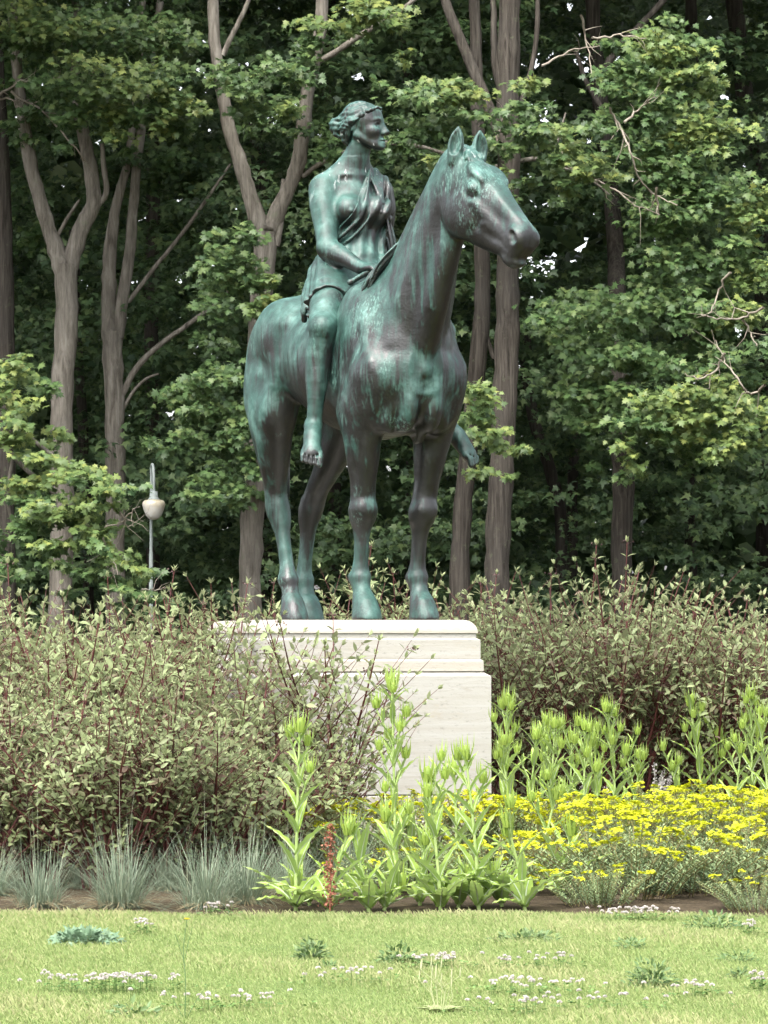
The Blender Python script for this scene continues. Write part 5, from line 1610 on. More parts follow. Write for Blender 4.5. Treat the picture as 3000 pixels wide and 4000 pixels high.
for i, (px, py, s, lab) in enumerate([(150, 3545, 1.0, 'round blue-grey grass tuft at the bed edge, nearest the left edge'), (-40, 3500, .85, 'blue-grey grass tuft cut off by the left edge'), (470, 3548, 1.0, 'full blue-grey grass tuft between two others on the left bed edge'),
                                     (340, 3470, .8, 'smaller blue-grey grass tuft set back between the two full ones'), (800, 3550, 1.02, 'blue-grey grass tuft before the dark dogwood base'), (960, 3530, .95, 'blue-grey grass tuft just left of the tall teasel'), (650, 3480, .75, 'small blue-grey grass tuft shaded by the dogwoods'),
                                     (1370, 3450, .95, 'loose grass tuft among teasel rosettes below the plinth'), (1130, 3490, .8, 'thin grass tuft behind the tall teasel')]):
    p = ground_at(px, py)
    o = obj('grass_tuft', TUFTS[i % 3], loc=(p.x, p.y, 0.0), rot=(0, 0, i * 1.3), scale=s)
    tag(o, lab, 'grass tuft', 'blue-grey grass tufts along the bed edge')

# ---------------------------------------------------------------- teasels
M_TEAS = leaf_mat('teasel_leaf', (.18, .28, .050), (.26, .38, .066), (.40, .50, .11), .5, .38, (.27, .37, .13))
M_RIB = mat_simple('teasel_rib', (.34, .40, .25), .6, .2)
M_TSTEM = mat_simple('teasel_stem', (.22, .32, .09), .6, .25, (14, (.31, .38, .15)))
def teasel_leaf(w=.17, cup=.12, wave=.018, seg=9, droop=.25):
    B = Bag()
    v = []; rib = []
    for i in range(seg + 1):
        t = i / seg
        ww = w * (math.sin(math.pi * min(1, .12 + t * .88)) ** .8) * (1 - t * .35) if t < 1 else .0
        zc = .12 * t - droop * t * t
        wv = wave * math.sin(i * 2.9)
        v += [(-ww, t, zc + cup * ww * 2 + wv), (0, t, zc), (ww, t, zc + cup * ww * 2 - wv)]
        rib.append((0, t, zc + .004))
    f = []
    for i in range(seg):
        a = 3 * i
        f += [(a, a + 1, a + 4, a + 3), (a + 1, a + 2, a + 5, a + 4)]
    v = np.array(v)
    B.add(v, np.array(f), np.clip(.35 + .35 * v[:, 1] + .2 * np.sin(v[:, 1] * 17), 0, 1), 0)
    rv, rf = tube(np.array(rib), np.linspace(.016, .004, seg + 1), 5)
    B.add(rv, rf, None, 1)
    return B.mesh('leaf', [M_TEAS, M_RIB])
T_LEAF = teasel_leaf(.102, .25, .016)
T_LEAF_B = teasel_leaf(.12, .05, .03, 11, .45)
def teasel_head():
    B = Bag()
    v, f = lathe([(.002, 0), (.013, .006), (.019, .022), (.018, .042), (.011, .060), (.002, .068)], 10)
    B.add(v, f, np.full(len(v), .55), 0)
    for i in range(11):                                       # long upright bracts
        a = i * 2.4
        d = np.array((math.cos(a) * .33, math.sin(a) * .33, 1.0)); d /= np.linalg.norm(d)
        p = np.array((math.cos(a) * .017, math.sin(a) * .017, .004))
        ln = .085 + .045 * ((i * 7) % 5) / 4
        s = np.cross(d, (math.cos(a), math.sin(a), 0)); s /= np.linalg.norm(s)
        q = [p - s * .005, p + s * .005, p + d * ln * .5 + s * .004, p + d * ln * .5 - s * .004, p + d * ln - np.array((math.cos(a), math.sin(a), 0)) * ln * .12]
        B.add(np.array(q), [np.array([(0, 1, 2, 3)]), np.array([(3, 2, 4)])], np.full(5, .75), 0)
    for i in range(60):                                       # soft spines
        z = .008 + .052 * ((i * .618) % 1); a = i * 2.4
        rr = .018 * math.sin(math.pi * (z + .012) / .085)
        p = np.array((math.cos(a) * rr, math.sin(a) * rr, z)); d = np.array((math.cos(a) * .7, math.sin(a) * .7, .8))
        s = np.array((-math.sin(a), math.cos(a), 0)) * .0012
        B.add(np.array([p - s, p + s, p + d * .013]), np.array([(0, 1, 2)]), np.full(3, .9), 0)
    return B.mesh('flower_head', [M_TEAS])
T_HEAD = teasel_head()
def stem_mesh(h, lean, r0=.012):
    P = [np.array((lean[0] * (z / h) ** 1.5, lean[1] * (z / h) ** 1.5, z)) for z in np.linspace(0, h, 7)]
    v, f = tube(np.array(P), np.linspace(r0, r0 * .45, 7), 7)
    return mesh_np('stem', v, f, True, [M_TSTEM]), P
def teasel(px, base_py, tip_py, label, seed, group, branch=0, rosette=5, bushy=1.0):
    r = random.Random(seed)
    p = ground_at(px, base_py)
    h = at(px, tip_py, p.y).z - .10
    o = empty('teasel', (p.x, p.y, .004))
    tag(o, label, 'teasel', group)
    me, P = stem_mesh(h, (r.uniform(-.11, .11), r.uniform(-.06, .06)))
    obj('stem', me, o)
    at_z = lambda z: Vector(np.array([np.interp(z, [q[2] for q in P], [q[j] for q in P]) for j in range(3)]))
    hd_ = obj('flower_head', T_HEAD, o, at_z(h) - Vector((0, 0, .01)), (r.uniform(-.1, .1), r.uniform(-.1, .1), r.uniform(0, 6)), r.uniform(1.2, 1.5))
    def leaf_(z, az, ln, pitch, mesh, wsc=1.0):
        obj('leaf', mesh, o, at_z(z), Matrix.Rotation(az, 3, 'Z').to_euler() if False else (Matrix.Rotation(az, 3, 'Z') @ Matrix.Rotation(pitch, 3, 'X')).to_euler(), (ln * wsc, ln, ln))
    az = r.uniform(0, 6.28)
    for i in range(rosette):                                  # broad leaves at the foot
        a = az + i * 6.28 / rosette + r.uniform(-.3, .3)
        leaf_(.02, a, r.uniform(.28, .42), r.uniform(.45, 1.0), T_LEAF_B, 1.05)
    n = max(3, int(h / .135))
    for k in range(n):                                        # opposite pairs joined round the stem
        t = (k + .7) / n
        z = h * (.10 + .86 * t)
        az += math.pi / 2 + r.uniform(-.35, .35)
        ln = (.32 - .17 * t) * r.uniform(.85, 1.15) * bushy
        for s in (0, math.pi):
            leaf_(z, az + s + r.uniform(-.15, .15), ln * r.uniform(.8, 1.1), r.uniform(.6, 1.15) + .12 * t, T_LEAF, r.uniform(.8, 1.1))
        if branch and .45 < t < .95:
            for s in (0, math.pi)[:branch]:
                a2 = az + s + math.pi / 2
                bl = r.uniform(.14, .26)
                d = Vector((math.cos(a2) * .42, math.sin(a2) * .42, .9)).normalized()
                b0 = at_z(z); b1 = b0 + d * bl
                v, f = tube(np.array([b0, b0 + d * bl * .5 + Vector((0, 0, .01)), b1]), np.array([.006, .005, .004]), 6)
                obj('stem', mesh_np('stem', v, f, True, [M_TSTEM]), o)
                obj('flower_head', T_HEAD, o, b1, (0, 0, r.uniform(0, 6)), r.uniform(.95, 1.2))
                for s2 in (0, math.pi):
                    m3 = (Matrix.Rotation(a2 + s2, 3, 'Z') @ Matrix.Rotation(1.0, 3, 'X')).to_euler()
                    obj('leaf', T_LEAF, o, b0 + d * bl * .6, m3, (.12, .13, .13))
    return o
GT = 'bright green teasels in the bed'
for i, (px, by, ty, br, ro, lab) in enumerate([
        (1155, 3560, 2790, 1, 6, 'tall single teasel left of the others, before the dogwood'),
        (1545, 3470, 2630, 2, 4, 'tallest teasel, standing before the middle of the plinth'),
        (1285, 3570, 3190, 0, 5, 'small teasel beside the dry red-brown dock spike'),
        (1440, 3565, 3180, 0, 5, 'young teasel with a rosette between the dock spike and the big rosette'),
        (1560, 3500, 3140, 1, 4, 'short leafy teasel right below the tallest one'),
        (1720, 3560, 2985, 1, 7, 'teasel with a broad reddish-yellow rosette at the lawn edge'),
        (1785, 3420, 2965, 0, 4, 'teasel behind the broad rosette, head against the plinth'),
        (1640, 3540, 3230, 0, 5, 'low teasel left of the broad rosette'),
        (1870, 3555, 2900, 1, 5, 'teasel before the right-hand corner of the plinth'),
        (2050, 3560, 3160, 1, 6, 'leafy teasel at the lawn edge right of the plinth corner'),
        (1975, 3330, 2700, 2, 4, 'tall teasel just right of the plinth edge'),
        (2060, 3310, 2830, 1, 4, 'teasel right behind the plinth edge, second of the tall clump'),
        (2150, 3300, 2790, 2, 4, 'branching teasel in the middle of the tall clump'),
        (2280, 3290, 2800, 2, 5, 'bushiest teasel of the tall clump, with crowded heads'),
        (2410, 3270, 2730, 2, 4, 'teasel at the right end of the tall clump'),
        (2340, 3310, 2960, 1, 4, 'short teasel tucked behind the yellow spurge crest'),
        (2750, 3240, 2710, 1, 4, 'lone tall teasel behind the spurge mound'),
        (2940, 3240, 2680, 2, 4, 'tall teasel near the right edge behind the spurge'),
        (2870, 3250, 2890, 1, 4, 'shorter teasel between the lone tall one and the right edge'),
        (3010, 3260, 2800, 1, 4, 'teasel cut off by the right edge'),
        (2200, 3330, 3050, 0, 4, 'short teasel at the foot of the tall clump'),
        (1620, 3430, 3160, 0, 4, 'small teasel among spurge flowers below the plinth'),
        (2180, 3500, 3200, 0, 5, 'low teasel left of the big spurge mound'),
        (2105, 3290, 2860, 1, 4, 'teasel between the second and the branching one of the tall clump'),
        (2225, 3270, 2850, 1, 4, 'teasel squeezed between the branching and the bushiest one'),
        (2320, 3260, 2870, 2, 4, 'teasel just right of the bushiest one in the tall clump'),
        (2010, 3340, 2900, 1, 4, 'lower teasel beside the tall one at the plinth edge'),
        (2460, 3260, 2960, 1, 4, 'short teasel right of the tall clump'),
        (2790, 3230, 2840, 1, 4, 'teasel leaning on the lone tall one behind the mound'),
        (1350, 3520, 3400, 0, 5, 'low teasel rosette just right of the dry dock spike'),
        (1500, 3560, 3400, 0, 5, 'low teasel rosette at the lawn edge below the tallest teasel'),
        (1790, 3550, 3370, 0, 5, 'leafy teasel rosette between the broad rosette and the plinth corner'),
        (1960, 3545, 3360, 0, 5, 'leafy teasel rosette at the lawn edge below the plinth corner'),
        (1660, 3480, 3080, 1, 5, 'mid-height teasel left of the broad rosette, head against the plinth foot'),
        (2110, 3450, 3060, 1, 5, 'mid-height teasel before the tall clump'),
        (1210, 3540, 3400, 0, 5, 'low rosette at the foot of the tall single teasel'),
        (2500, 3250, 2900, 1, 4, 'teasel above the rear spurge crest left of the lamb\'s ear'),
        (2660, 3245, 2960, 1, 4, 'teasel above the rear spurge crest right of the lamb\'s ear')]):
    teasel(px, by, ty, lab, 300 + i, GT, br, ro, 1.15)

# dry dock spike
M_DOCK = mat_simple('dry_dock', (.16, .055, .035), .9, .1, (30, (.30, .14, .09)))
p = ground_at(1288, 3575)
B = Bag()
v, f = tube(np.array([(0, 0, 0), (.005, 0, .2), (0, .01, .5)]), np.array([.006, .005, .003]), 6); B.add(v, f)
r_ = np.random.default_rng(8)
zz = r_.uniform(.04, .5, 420)
q = np.stack([r_.normal(size=420) * .022 * (1.1 - zz), r_.normal(size=420) * .022 * (1.1 - zz), zz], 1)
v, f, t = scatter(CLUMP[0], CLUMP[1], q, rot_from(r_.normal(size=(420, 3)), r_.normal(size=(420, 3))), r_.uniform(.008, .016, 420)); B.add(v, f)
o = obj('dock_spike', B.mesh('dock_spike', [M_DOCK]), loc=(p.x, p.y, 0))
tag(o, 'dry red-brown dock seed spike at the lawn edge among teasels', 'dock plant')

# ---------------------------------------------------------------- spurge
M_SPUR = leaf_mat('spurge_leaf', (.14, .20, .105), (.21, .285, .135), (.30, .37, .17), .6, .2)
M_YEL = leaf_mat('spurge_flower', (.33, .36, .010), (.47, .49, .012), (.60, .62, .03), .6, .25)
M_SSTEM = mat_simple('spurge_stem', (.20, .13, .07), .7, .2, (20, (.24, .26, .10)))
def spurge_stems(seed, n, h, spread):
    """A dome of upright stems clothed in narrow leaves; also returns the tip positions."""
    r = np.random.default_rng(seed)
    B = Bag(); tips = []
    needle = (np.array([(-.09, .0, 0), (.09, 0, 0), (.10, .55, .02), (0, 1, 0), (-.10, .55, .02)]), [np.array([(0, 1, 2, 4)]), np.array([(4, 2, 3)])])
    P_, D_, U_, S_, T_ = [], [], [], [], []
    for k in range(n):
        az = r.uniform(0, 6.28); t = math.sqrt(r.random()) * spread
        hh = h * (1 - .35 * (t / spread) ** 2) * r.uniform(.85, 1.1)
        b0 = np.array((math.cos(az), math.sin(az), 0)) * t * .22
        tip = b0 + np.array((math.cos(az) * t * .55 * h * 1.6, math.sin(az) * t * .55 * h * 1.6, hh))
        pts = [b0, b0 * .5 + tip * np.array((.42, .42, .5)), tip]
        P, Rr = smooth_path(pts, [.004, .0032, .002], 5)
        v, f = tube(P, Rr, 4); B.add(v, f, None, 1)
        tips.append(tip)
        m = 58
        for j in range(m):
            u = .10 + .90 * j / m
            x = u * (len(P) - 1); i = min(int(x), len(P) - 2)
            p = P[i] + (P[i + 1] - P[i]) * (x - i)
            a = j * 2.4
            d = np.array((math.cos(a), math.sin(a), .35)) + r.normal(size=3) * .15
            P_.append(p); D_.append(d); U_.append((0, 0, 1.)); S_.append(r.uniform(.034, .050) * (1.15 - .35 * u)); T_.append(np.clip(.3 + .5 * u + r.normal() * .15, 0, 1))
    v, f, t = scatter(needle[0], needle[1], np.array(P_), rot_from(np.array(D_), np.array(U_, float)), np.array(S_), np.array(T_))
    B.add(v, f, t, 0)
    return B.mesh('foliage', [M_SPUR, M_SSTEM]), tips
def umbel(seed):
    r = np.random.default_rng(seed)
    B = Bag()
    n = 26
    rr = np.sqrt(r.random(n)) * .050; a = r.uniform(0, 6.28, n)
    pos = np.stack([rr * np.cos(a), rr * np.sin(a), .012 - 5 * rr * rr + r.normal(size=n) * .003], 1)
    cup = (np.array([(0, 0, .0), (1, 0, .25), (.3, .95, .25), (-.8, .6, .25), (-.8, -.6, .25), (.3, -.95, .25)]), [np.array([(0, 1, 2), (0, 2, 3), (0, 3, 4), (0, 4, 5), (0, 5, 1)])])
    v, f, t = scatter(cup[0], cup[1], pos, rot_from(r.normal(size=(n, 3)) * (1, 1, .2), np.array((0, 0, 1.)) + r.normal(size=(n, 3)) * .35), r.uniform(.010, .0145, n), np.clip(r.normal(.5, .25, n), 0, 1))
    B.add(v, f, t, 0)
    for i in range(7):
        v, f = tube(np.array([(0, 0, -.05), pos[i] - (0, 0, .004)]), np.array([.0018, .001]), 3); B.add(v, f, None, 1)
    return B.mesh('flower_head', [M_YEL, M_SSTEM])
UMB = [umbel(400 + i) for i in range(4)]
SPURGE = [spurge_stems(410 + i, n, h, sp) for i, (n, h, sp) in enumerate([(56, .35, 1.15), (44, .40, 1.0), (46, .30, 1.25)])]
GS = 'yellow-flowering spurge mounds'
def spurge(px, py, var, s, label, seed, frac=1.0):
    r = random.Random(seed)
    p = ground_at(px, py)
    me, tips = SPURGE[var]
    rz = r.uniform(0, 6.28)
    o = empty('spurge_plant', (p.x, p.y, 0), rz)
    o.scale = (s, s, s)
    tag(o, label, 'flower plant', GS)
    tag(obj('foliage', me, o), kind='stuff')
    for t in tips:
        if r.random() < frac:
            obj('flower_head', UMB[r.randrange(4)], o, Vector(t) + Vector((0, 0, .01)), (r.uniform(-.3, .3), r.uniform(-.3, .3), r.uniform(0, 6)), r.uniform(.60, 1.05))
    return o
for i, (px, py, v, s, fr, lab) in enumerate([
        (2480, 3500, 0, 1.25, .55, 'large yellow spurge mound nearest the lawn, right of centre'), (2680, 3490, 2, 1.25, .5, 'spurge mound at the lawn edge right of the largest one'), (2880, 3480, 0, 1.15, .35, 'greener spurge mound near the right edge at the lawn'),
        (2400, 3400, 1, 1.1, .9, 'spurge mound at the left shoulder of the yellow mass'), (2560, 3390, 0, 1.2, .95, 'dense yellow spurge in the middle of the mass'), (2740, 3380, 1, 1.2, .95, 'dense yellow spurge right of the middle of the mass'), (2920, 3380, 0, 1.2, .8, 'yellow spurge at the right end of the mass'),
        (2650, 3310, 1, 1.15, 1, 'spurge on the rear crest of the mass, before the lone tall teasel'), (2820, 3310, 0, 1.15, 1, 'spurge on the rear crest of the mass, right of the lone tall teasel'), (2990, 3320, 1, 1.15, .9, 'spurge on the rear crest cut by the right edge'), (2500, 3320, 2, 1.15, 1, 'spurge on the rear crest at its left end'),
        (1330, 3420, 1, 1.25, .85, 'leftmost low spurge, before the dogwood at the plinth'), (1480, 3410, 1, 1.2, .7, 'spurge with few flowers below the tallest teasel'), (1690, 3390, 1, 1.2, .95, 'spurge patch at the foot of the plinth, left of centre'), (1840, 3380, 1, 1.2, .95, 'spurge patch at the foot of the right plinth corner'),
        (1980, 3380, 1, 1.2, .95, 'spurge between the plinth corner and the tall teasel clump'), (2120, 3390, 1, 1.2, .95, 'spurge below the tall teasel clump'), (2240, 3450, 2, 1.1, .7, 'spurge linking the teasel clump to the big mound'), (1600, 3480, 2, .95, .35, 'green spurge with scarce flowers between teasel rosettes'), (1930, 3480, 2, 1.0, .4, 'spurge with scarce flowers behind the right lawn-edge teasels'),
        (2340, 3540, 2, .75, .5, 'small spurge at the lawn edge left of the big mound'), (2960, 3560, 2, .7, .25, 'small spurge at the lawn edge by the right border')]):
    spurge(px, py, v, s, lab, 500 + i, fr)

# lamb's ear spikes, pale grey-mauve
M_LAMB = leaf_mat('lambs_ear', (.30, .30, .26), (.42, .40, .38), (.52, .46, .47), .9, .1)
def lamb_mesh(seed):
    r = np.random.default_rng(seed); B = Bag()
    for k in range(7):
        b0 = np.append(r.normal(size=2) * .08, 0); h = r.uniform(.30, .46)
        tip = b0 + np.array((r.normal() * .04, r.normal() * .04, h))
        v, f = tube(np.array([b0, tip]), np.array([.005, .003]), 5); B.add(v, f, np.full(len(v), .3))
        m = 60; u = .45 + .55 * r.random(m)
        pos = b0 + (tip - b0) * u[:, None] + r.normal(size=(m, 3)) * .011
        v, f, t = scatter(CLUMP[0], CLUMP[1], pos, rot_from(r.normal(size=(m, 3)), r.normal(size=(m, 3))), r.uniform(.012, .020, m), r.random(m)); B.add(v, f, t)
    n = 22
    d = r.normal(size=(n, 3)); d[:, 2] = .5
    v, f, t = scatter(OVAL[0], OVAL[1], np.append(r.normal(size=(n, 2)) * .06, np.zeros((n, 1)), 1), rot_from(d, np.tile((0, 0, 1.), (n, 1))), np.full(n, .13), np.full(n, .3)); B.add(v, f, t)
    return B.mesh('lambs_ear', [M_LAMB])
LM = [lamb_mesh(70 + i) for i in range(2)]
for i, (px, py, s, lab) in enumerate([(2590, 3230, 1.1, 'pale mauve lamb\'s ear spikes above the spurge crest'), (2380, 3250, .8, 'small pale lamb\'s ear behind the tall teasel clump'), (2200, 3260, .9, 'pale lamb\'s ear spikes right of the plinth, among teasels'), (2860, 3220, .9, 'pale lamb\'s ear behind the shorter teasel on the right')]):
    p = ground_at(px, py)
    tag(obj('lambs_ear', LM[i % 2], loc=(p.x, p.y, 0), rot=(0, 0, i * 2.), scale=s), lab, 'flower plant', 'lamb\'s ear plants in the bed')
# meadow grass standing between shrubs and flowers on the right
M_MEAD = leaf_mat('meadow_grass', (.16, .21, .08), (.24, .29, .11), (.40, .38, .19), .7, .2)
MEAD = tuft_mesh(230, 150, .55, .0045, [M_MEAD, M_STRAW], .55)
for i, (px, py) in enumerate([(2020, 3250), (2150, 3240), (2300, 3220), (2450, 3210), (2560, 3190), (2700, 3190), (2830, 3180), (2960, 3190), (1960, 3280)]):
    p = ground_at(px, py)
    tag(obj('meadow_grass', MEAD, loc=(p.x, p.y, 0), rot=(0, 0, i * 1.7), scale=.9 + .06 * (i % 4)), 'seeding meadow grass between dogwoods and spurge, %s counting from the plinth' % ords[[8, 0, 1, 2, 3, 4, 5, 6, 7][(i + 1) % 9]], 'grass tuft', 'meadow grass behind the flowers')
# ================================================================ lawn
M_TURF = leaf_mat('turf_blade', (.130, .195, .058), (.222, .285, .096), (.38, .37, .19), .6, .25)
def lawn_blades():
    r = np.random.default_rng(77)
    n = 300000
    y = 12.6 + (BED_Y + .12 - 12.6) * r.random(n)
    y[-16000:] = BED_Y + .02 + r.random(16000) ** 2.2 * .40
    x = (r.random(n) * 2 - 1) * (y * .1125 + 1.6)
    # height and colour drift over the turf
    a = np.sin(x * 2.1 + 1.3 * np.sin(y * 1.7)) + np.sin(y * 2.9 + x * .8) + .8 * np.sin(x * 6.1 + y * 4.3)
    h = (.026 + .0055 * a) * r.uniform(.6, 1.35, n)
    edge = np.clip((y - (BED_Y - .25)) / .3, 0, 1)
    h *= 1 + .5 * edge
    h[-16000:] *= .8
    az = r.uniform(0, 6.28, n); t = np.abs(r.normal(size=n)) * .45
    d = np.stack([np.cos(az) * np.sin(t), np.sin(az) * np.sin(t), np.cos(t)], 1)
    s = np.stack([np.cos(r.uniform(-1, 1, n)), np.sin(r.uniform(-1, 1, n)), np.zeros(n)], 1)
    w = .0027 * r.uniform(.7, 1.3, n)
    p = np.stack([x, y, np.full(n, .006)], 1)
    v = np.empty((n, 4, 3))
    v[:, 0] = p - s * w[:, None] / 2; v[:, 1] = p + s * w[:, None] / 2
    m = p + d * (h * .55)[:, None]
    v[:, 2] = m + s * w[:, None] * .35
    v[:, 3] = p + d * h[:, None] + np.stack([np.cos(az), np.sin(az), -np.ones(n) * .3], 1) * (h * .25)[:, None]
    i = np.arange(n)[:, None] * 4
    f = np.concatenate([i + np.array([[0, 1, 2]]), i + np.array([[0, 2, 3]])])
    tint = np.clip(.48 + .10 * a + r.normal(size=n) * .22, 0, 1)
    tint[-16000:] = np.clip(tint[-16000:] + .35, 0, 1)
    B = Bag(); B.add(v.reshape(-1, 3), f, np.repeat(tint, 4))
    return B.mesh('lawn_grass', [M_TURF], False)
tag(obj('lawn_grass', lawn_blades()), 'short green and straw-coloured blades of the lawn', 'grass', kind='stuff')

# white clover in drifts
M_CLO = leaf_mat('clover_flower', (.34, .27, .25), (.50, .44, .42), (.60, .58, .56), .8, .2)
M_CLF = leaf_mat('clover_leaf', (.06, .12, .03), (.10, .18, .045), (.15, .24, .07), .6, .2)
def clover_mesh(seed, rx, ry, n, nl):
    r = np.random.default_rng(seed); B = Bag()
    for k in range(n):
        q = r.normal(size=2) * .42
        p = np.array((q[0] * rx, q[1] * ry, r.uniform(.055, .085)))
        v, f = tube(np.array([(p[0], p[1], 0), p]), np.array([.0012, .001]), 3); B.add(v, f, np.full(len(v), .5), 1)
        m = 22; u = r.normal(size=(m, 3)); u /= np.linalg.norm(u, axis=1, keepdims=True); u[:, 2] = np.abs(u[:, 2]) - .25
        v, f, t = scatter(CLUMP[0], CLUMP[1], p + u * np.array((.008, .008, .0065)), rot_from(u + np.array((0, 0, .6)), r.normal(size=(m, 3))), np.full(m, .007), np.clip(.55 + .35 * u[:, 2] + r.normal(size=m) * .15, 0, 1))
        B.add(v, f, t, 0)
    q = r.normal(size=(nl, 2)) * .45 * np.array((rx, ry)); P = np.append(q, r.uniform(.02, .05, (nl, 1)), 1)
    for a in (0, 2.1, 4.2):
        d = np.tile((math.cos(a), math.sin(a), .1), (nl, 1)) + r.normal(size=(nl, 3)) * .2
        v, f, t = scatter(OVAL[0] * np.array((1.7, 1, 1)), OVAL[1], P, rot_from(d, np.tile((0, 0, 1.), (nl, 1)) + r.normal(size=(nl, 3)) * .3), np.full(nl, .017), r.random(nl)); B.add(v, f, t, 1)
    return B.mesh('clover_patch', [M_CLO, M_CLF])
for i, (px, py, rx, ry, n, lab) in enumerate([
        (420, 3885, .34, .10, 46, 'long drift of pink-white clover at the lower left of the lawn'), (900, 3960, .40, .10, 18, 'scattered clover at the bottom of the lawn left of centre'), (560, 3660, .08, .05, 7, 'little clover group beside the low mallow clump'),
        (1700, 3800, .16, .08, 17, 'clover beside the weed tuft in the middle of the lawn'), (1400, 3860, .30, .12, 10, 'thin scatter of clover in the middle of the lawn'), (2050, 3900, .32, .10, 22, 'clover drift right of the plantain stalks'), (2100, 3800, .25, .08, 12, 'clover scatter before the right-hand teasels'), (2500, 3610, .24, .06, 26, 'white clover band along the bed before the spurge'), (2930, 3665, .06, .03, 5, 'tiny clover group at the right edge'), (2720, 3910, .12, .08, 8, 'sparse clover right of the bushy weed'), (2960, 3880, .06, .08, 7, 'clover at the lower right corner'), (850, 3590, .10, .04, 8, 'clover at the bed edge right of the hawkweed'), (2300, 3960, .5, .06, 12, 'clover at the bottom of the lawn right of centre'), (1980, 3980, .2, .05, 9, 'small clover group at the bottom edge below the plantain')]):
    p = ground_at(px, py)
    tag(obj('clover_patch', clover_mesh(600 + i, rx * 1.1, ry * 1.2, int(n * 1.6), n * 2 + 10), loc=(p.x, p.y, .006)), lab, 'clover', 'clover patches in the lawn', 'stuff')

# broad-leaved weeds
M_WEED = leaf_mat('weed_leaf', (.065, .115, .038), (.105, .170, .058), (.165, .230, .085), .5, .2)
M_WEED_B = leaf_mat('mallow_leaf', (.10, .175, .10), (.155, .245, .145), (.22, .31, .20), .6, .2)
def weed_mesh(seed, w, h, n, size, mat, tm=OVAL):
    r = np.random.default_rng(seed)
    u = r.normal(size=(n, 3)); u /= np.linalg.norm(u, axis=1, keepdims=True); u[:, 2] = np.abs(u[:, 2])
    P = u * np.array((w, w * .7, h)) * (r.random((n, 1)) ** .4)
    d = u * np.array((1, 1, .6)) + r.normal(size=(n, 3)) * .35
    v, f, t = scatter(tm[0], tm[1], P, rot_from(d, np.array((0, -.4, 1.)) + r.normal(size=(n, 3)) * .4), size * r.uniform(.6, 1.2, n), np.clip(r.normal(.5, .25, n), 0, 1))
    B = Bag(); B.add(v, f, t)
    for k in range(12):
        q = P[k * max(1, n // 12) % n]
        v, f = tube(np.array([(q[0] * .3, q[1] * .3, 0), q]), np.array([.002, .001]), 3); B.add(v, f)
    return B.mesh('weed', [mat])
for i, (px, py, w, h, n, sz, m, tm, lab) in enumerate([
        (335, 3695, .17, .075, 260, .045, M_WEED_B, MAPLE_S, 'low blue-green mallow clump near the left of the lawn'), (1215, 3760, .085, .10, 190, .035, M_WEED, OVAL, 'bushy dark weed in the lawn below the small teasel'), (1560, 3780, .11, .10, 200, .035, M_WEED, OVAL, 'bushy weed in the middle of the lawn'),
        (2540, 3870, .11, .13, 240, .035, M_WEED, OVAL, 'largest bushy weed, low on the right of the lawn'), (2050, 3685, .20, .05, 200, .035, M_WEED, OVAL, 'spreading low weed before the right-hand teasels'), (2460, 3715, .08, .06, 90, .03, M_WEED, OVAL, 'thin weed before the spurge mound'), (2780, 3640, .16, .09, 190, .035, M_WEED, OVAL, 'leafy weed at the bed edge near the right'), (1280, 3800, .05, .04, 50, .03, M_WEED, OVAL, 'small weed just right of the first bushy weed'), (2880, 3760, .10, .04, 70, .03, M_WEED, OVAL, 'flat weed near the right edge of the lawn'), (520, 3985, .10, .06, 80, .04, M_WEED, OVAL, 'weed cut off by the bottom edge on the left'), (2890, 3830, .06, .05, 50, .03, M_WEED, OVAL, 'small weed right of the largest bushy weed')]):
    p = ground_at(px, py)
    tag(obj('lawn_weed', weed_mesh(700 + i, w, h, n, sz, m, tm), loc=(p.x, p.y, .006)), lab, 'weed', 'broad-leaved weeds in the lawn')

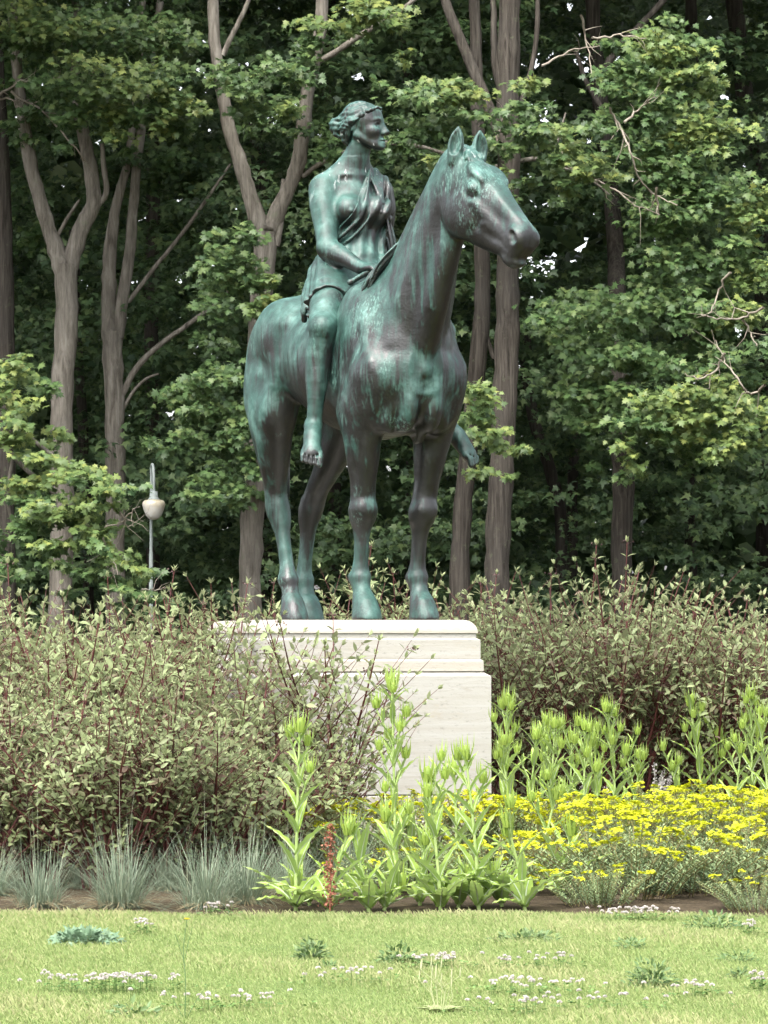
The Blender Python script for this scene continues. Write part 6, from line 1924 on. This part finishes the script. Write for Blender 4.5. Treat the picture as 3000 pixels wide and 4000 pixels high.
# hawkweed: one tall thin stalk with a yellow head
M_HSTEM = mat_simple('hawkweed_stem', (.10, .16, .06), .6, .2)
p = ground_at(722, 3990)
hk = empty('hawkweed', (p.x, p.y, 0))
tag(hk, 'tall thin hawkweed stalk with a yellow flower, low on the left of the lawn', 'flower plant')
hz = at(730, 3592, p.y).z
hp_ = at(730, 3592, p.y)
S = Bag()
main = np.array([(0, 0, 0), (.002, 0, hz * .4), (-.006, 0, hz * .7), (hp_.x - p.x, 0, hz)])
P, Rr = smooth_path(main, [.0028, .0024, .002, .0016], 5)
v, f = tube(P, Rr, 5); S.add(v, f)
for a, b in (((0, 0, hz * .62), (.03, .0, hz * .93)), ((0, 0, hz * .55), (-.04, 0, hz * .86)), ((0, 0, 0), (.09, .02, hz * .36)), ((0, 0, 0), (-.08, .02, hz * .33))):
    v, f = tube(np.array([a, (np.array(a) + np.array(b)) / 2 + (0, 0, .008), b]), np.array([.002, .0015, .001]), 4); S.add(v, f)
obj('stem', S.mesh('stem', [M_HSTEM]), hk)
M_HAWK = mat_simple('hawkweed_yellow', (.72, .50, .01), .6, .2)
n = 26
a = np.arange(n) * 2.4
d = np.stack([np.cos(a), np.sin(a), .25 + .5 * (np.arange(n) % 3) / 3], 1)
v, f, t = scatter(OVAL[0], OVAL[1], np.zeros((n, 3)), rot_from(d, np.tile((0, 0, 1.), (n, 1))), np.full(n, .014))
B = Bag(); B.add(v, f, t)
obj('flower_head', B.mesh('flower_head', [M_HAWK]), hk, (hp_.x - p.x, 0, hz))
# plantain stalks
M_PLT = leaf_mat('plantain', (.16, .20, .07), (.27, .30, .14), (.40, .40, .25), .7, .1)
p = ground_at(1720, 3960)
B = Bag(); r_ = np.random.default_rng(4)
for k in range(13):
    x0, h = r_.normal() * .03, r_.uniform(.10, .19)
    e_ = np.array((x0 + r_.normal() * .06, r_.normal() * .03, h))
    v, f = tube(np.array([(x0 * .3, 0, 0), (x0 * .8, 0, h * .6), e_]), np.array([.0014, .0013, .0012]), 4); B.add(v, f, np.full(len(v), .6))
    v, f = tube(np.array([e_, e_ + (0.002, 0, .02), e_ + (.004, 0, .04)]), np.array([.002, .0032, .001]), 5); B.add(v, f, np.full(len(v), .8))
n = 9; a = np.arange(n) * 2.4
v, f, t = scatter(OVAL[0] * np.array((.8, 1, 1)), OVAL[1], np.zeros((n, 3)), rot_from(np.stack([np.cos(a), np.sin(a), np.full(n, .3)], 1), np.tile((0, 0, 1.), (n, 1))), np.full(n, .11), np.full(n, .3)); B.add(v, f, t)
tag(obj('plantain', B.mesh('plantain', [M_PLT]), loc=(p.x, p.y, .004)), 'cluster of pale plantain stalks in the lower middle of the lawn', 'weed')
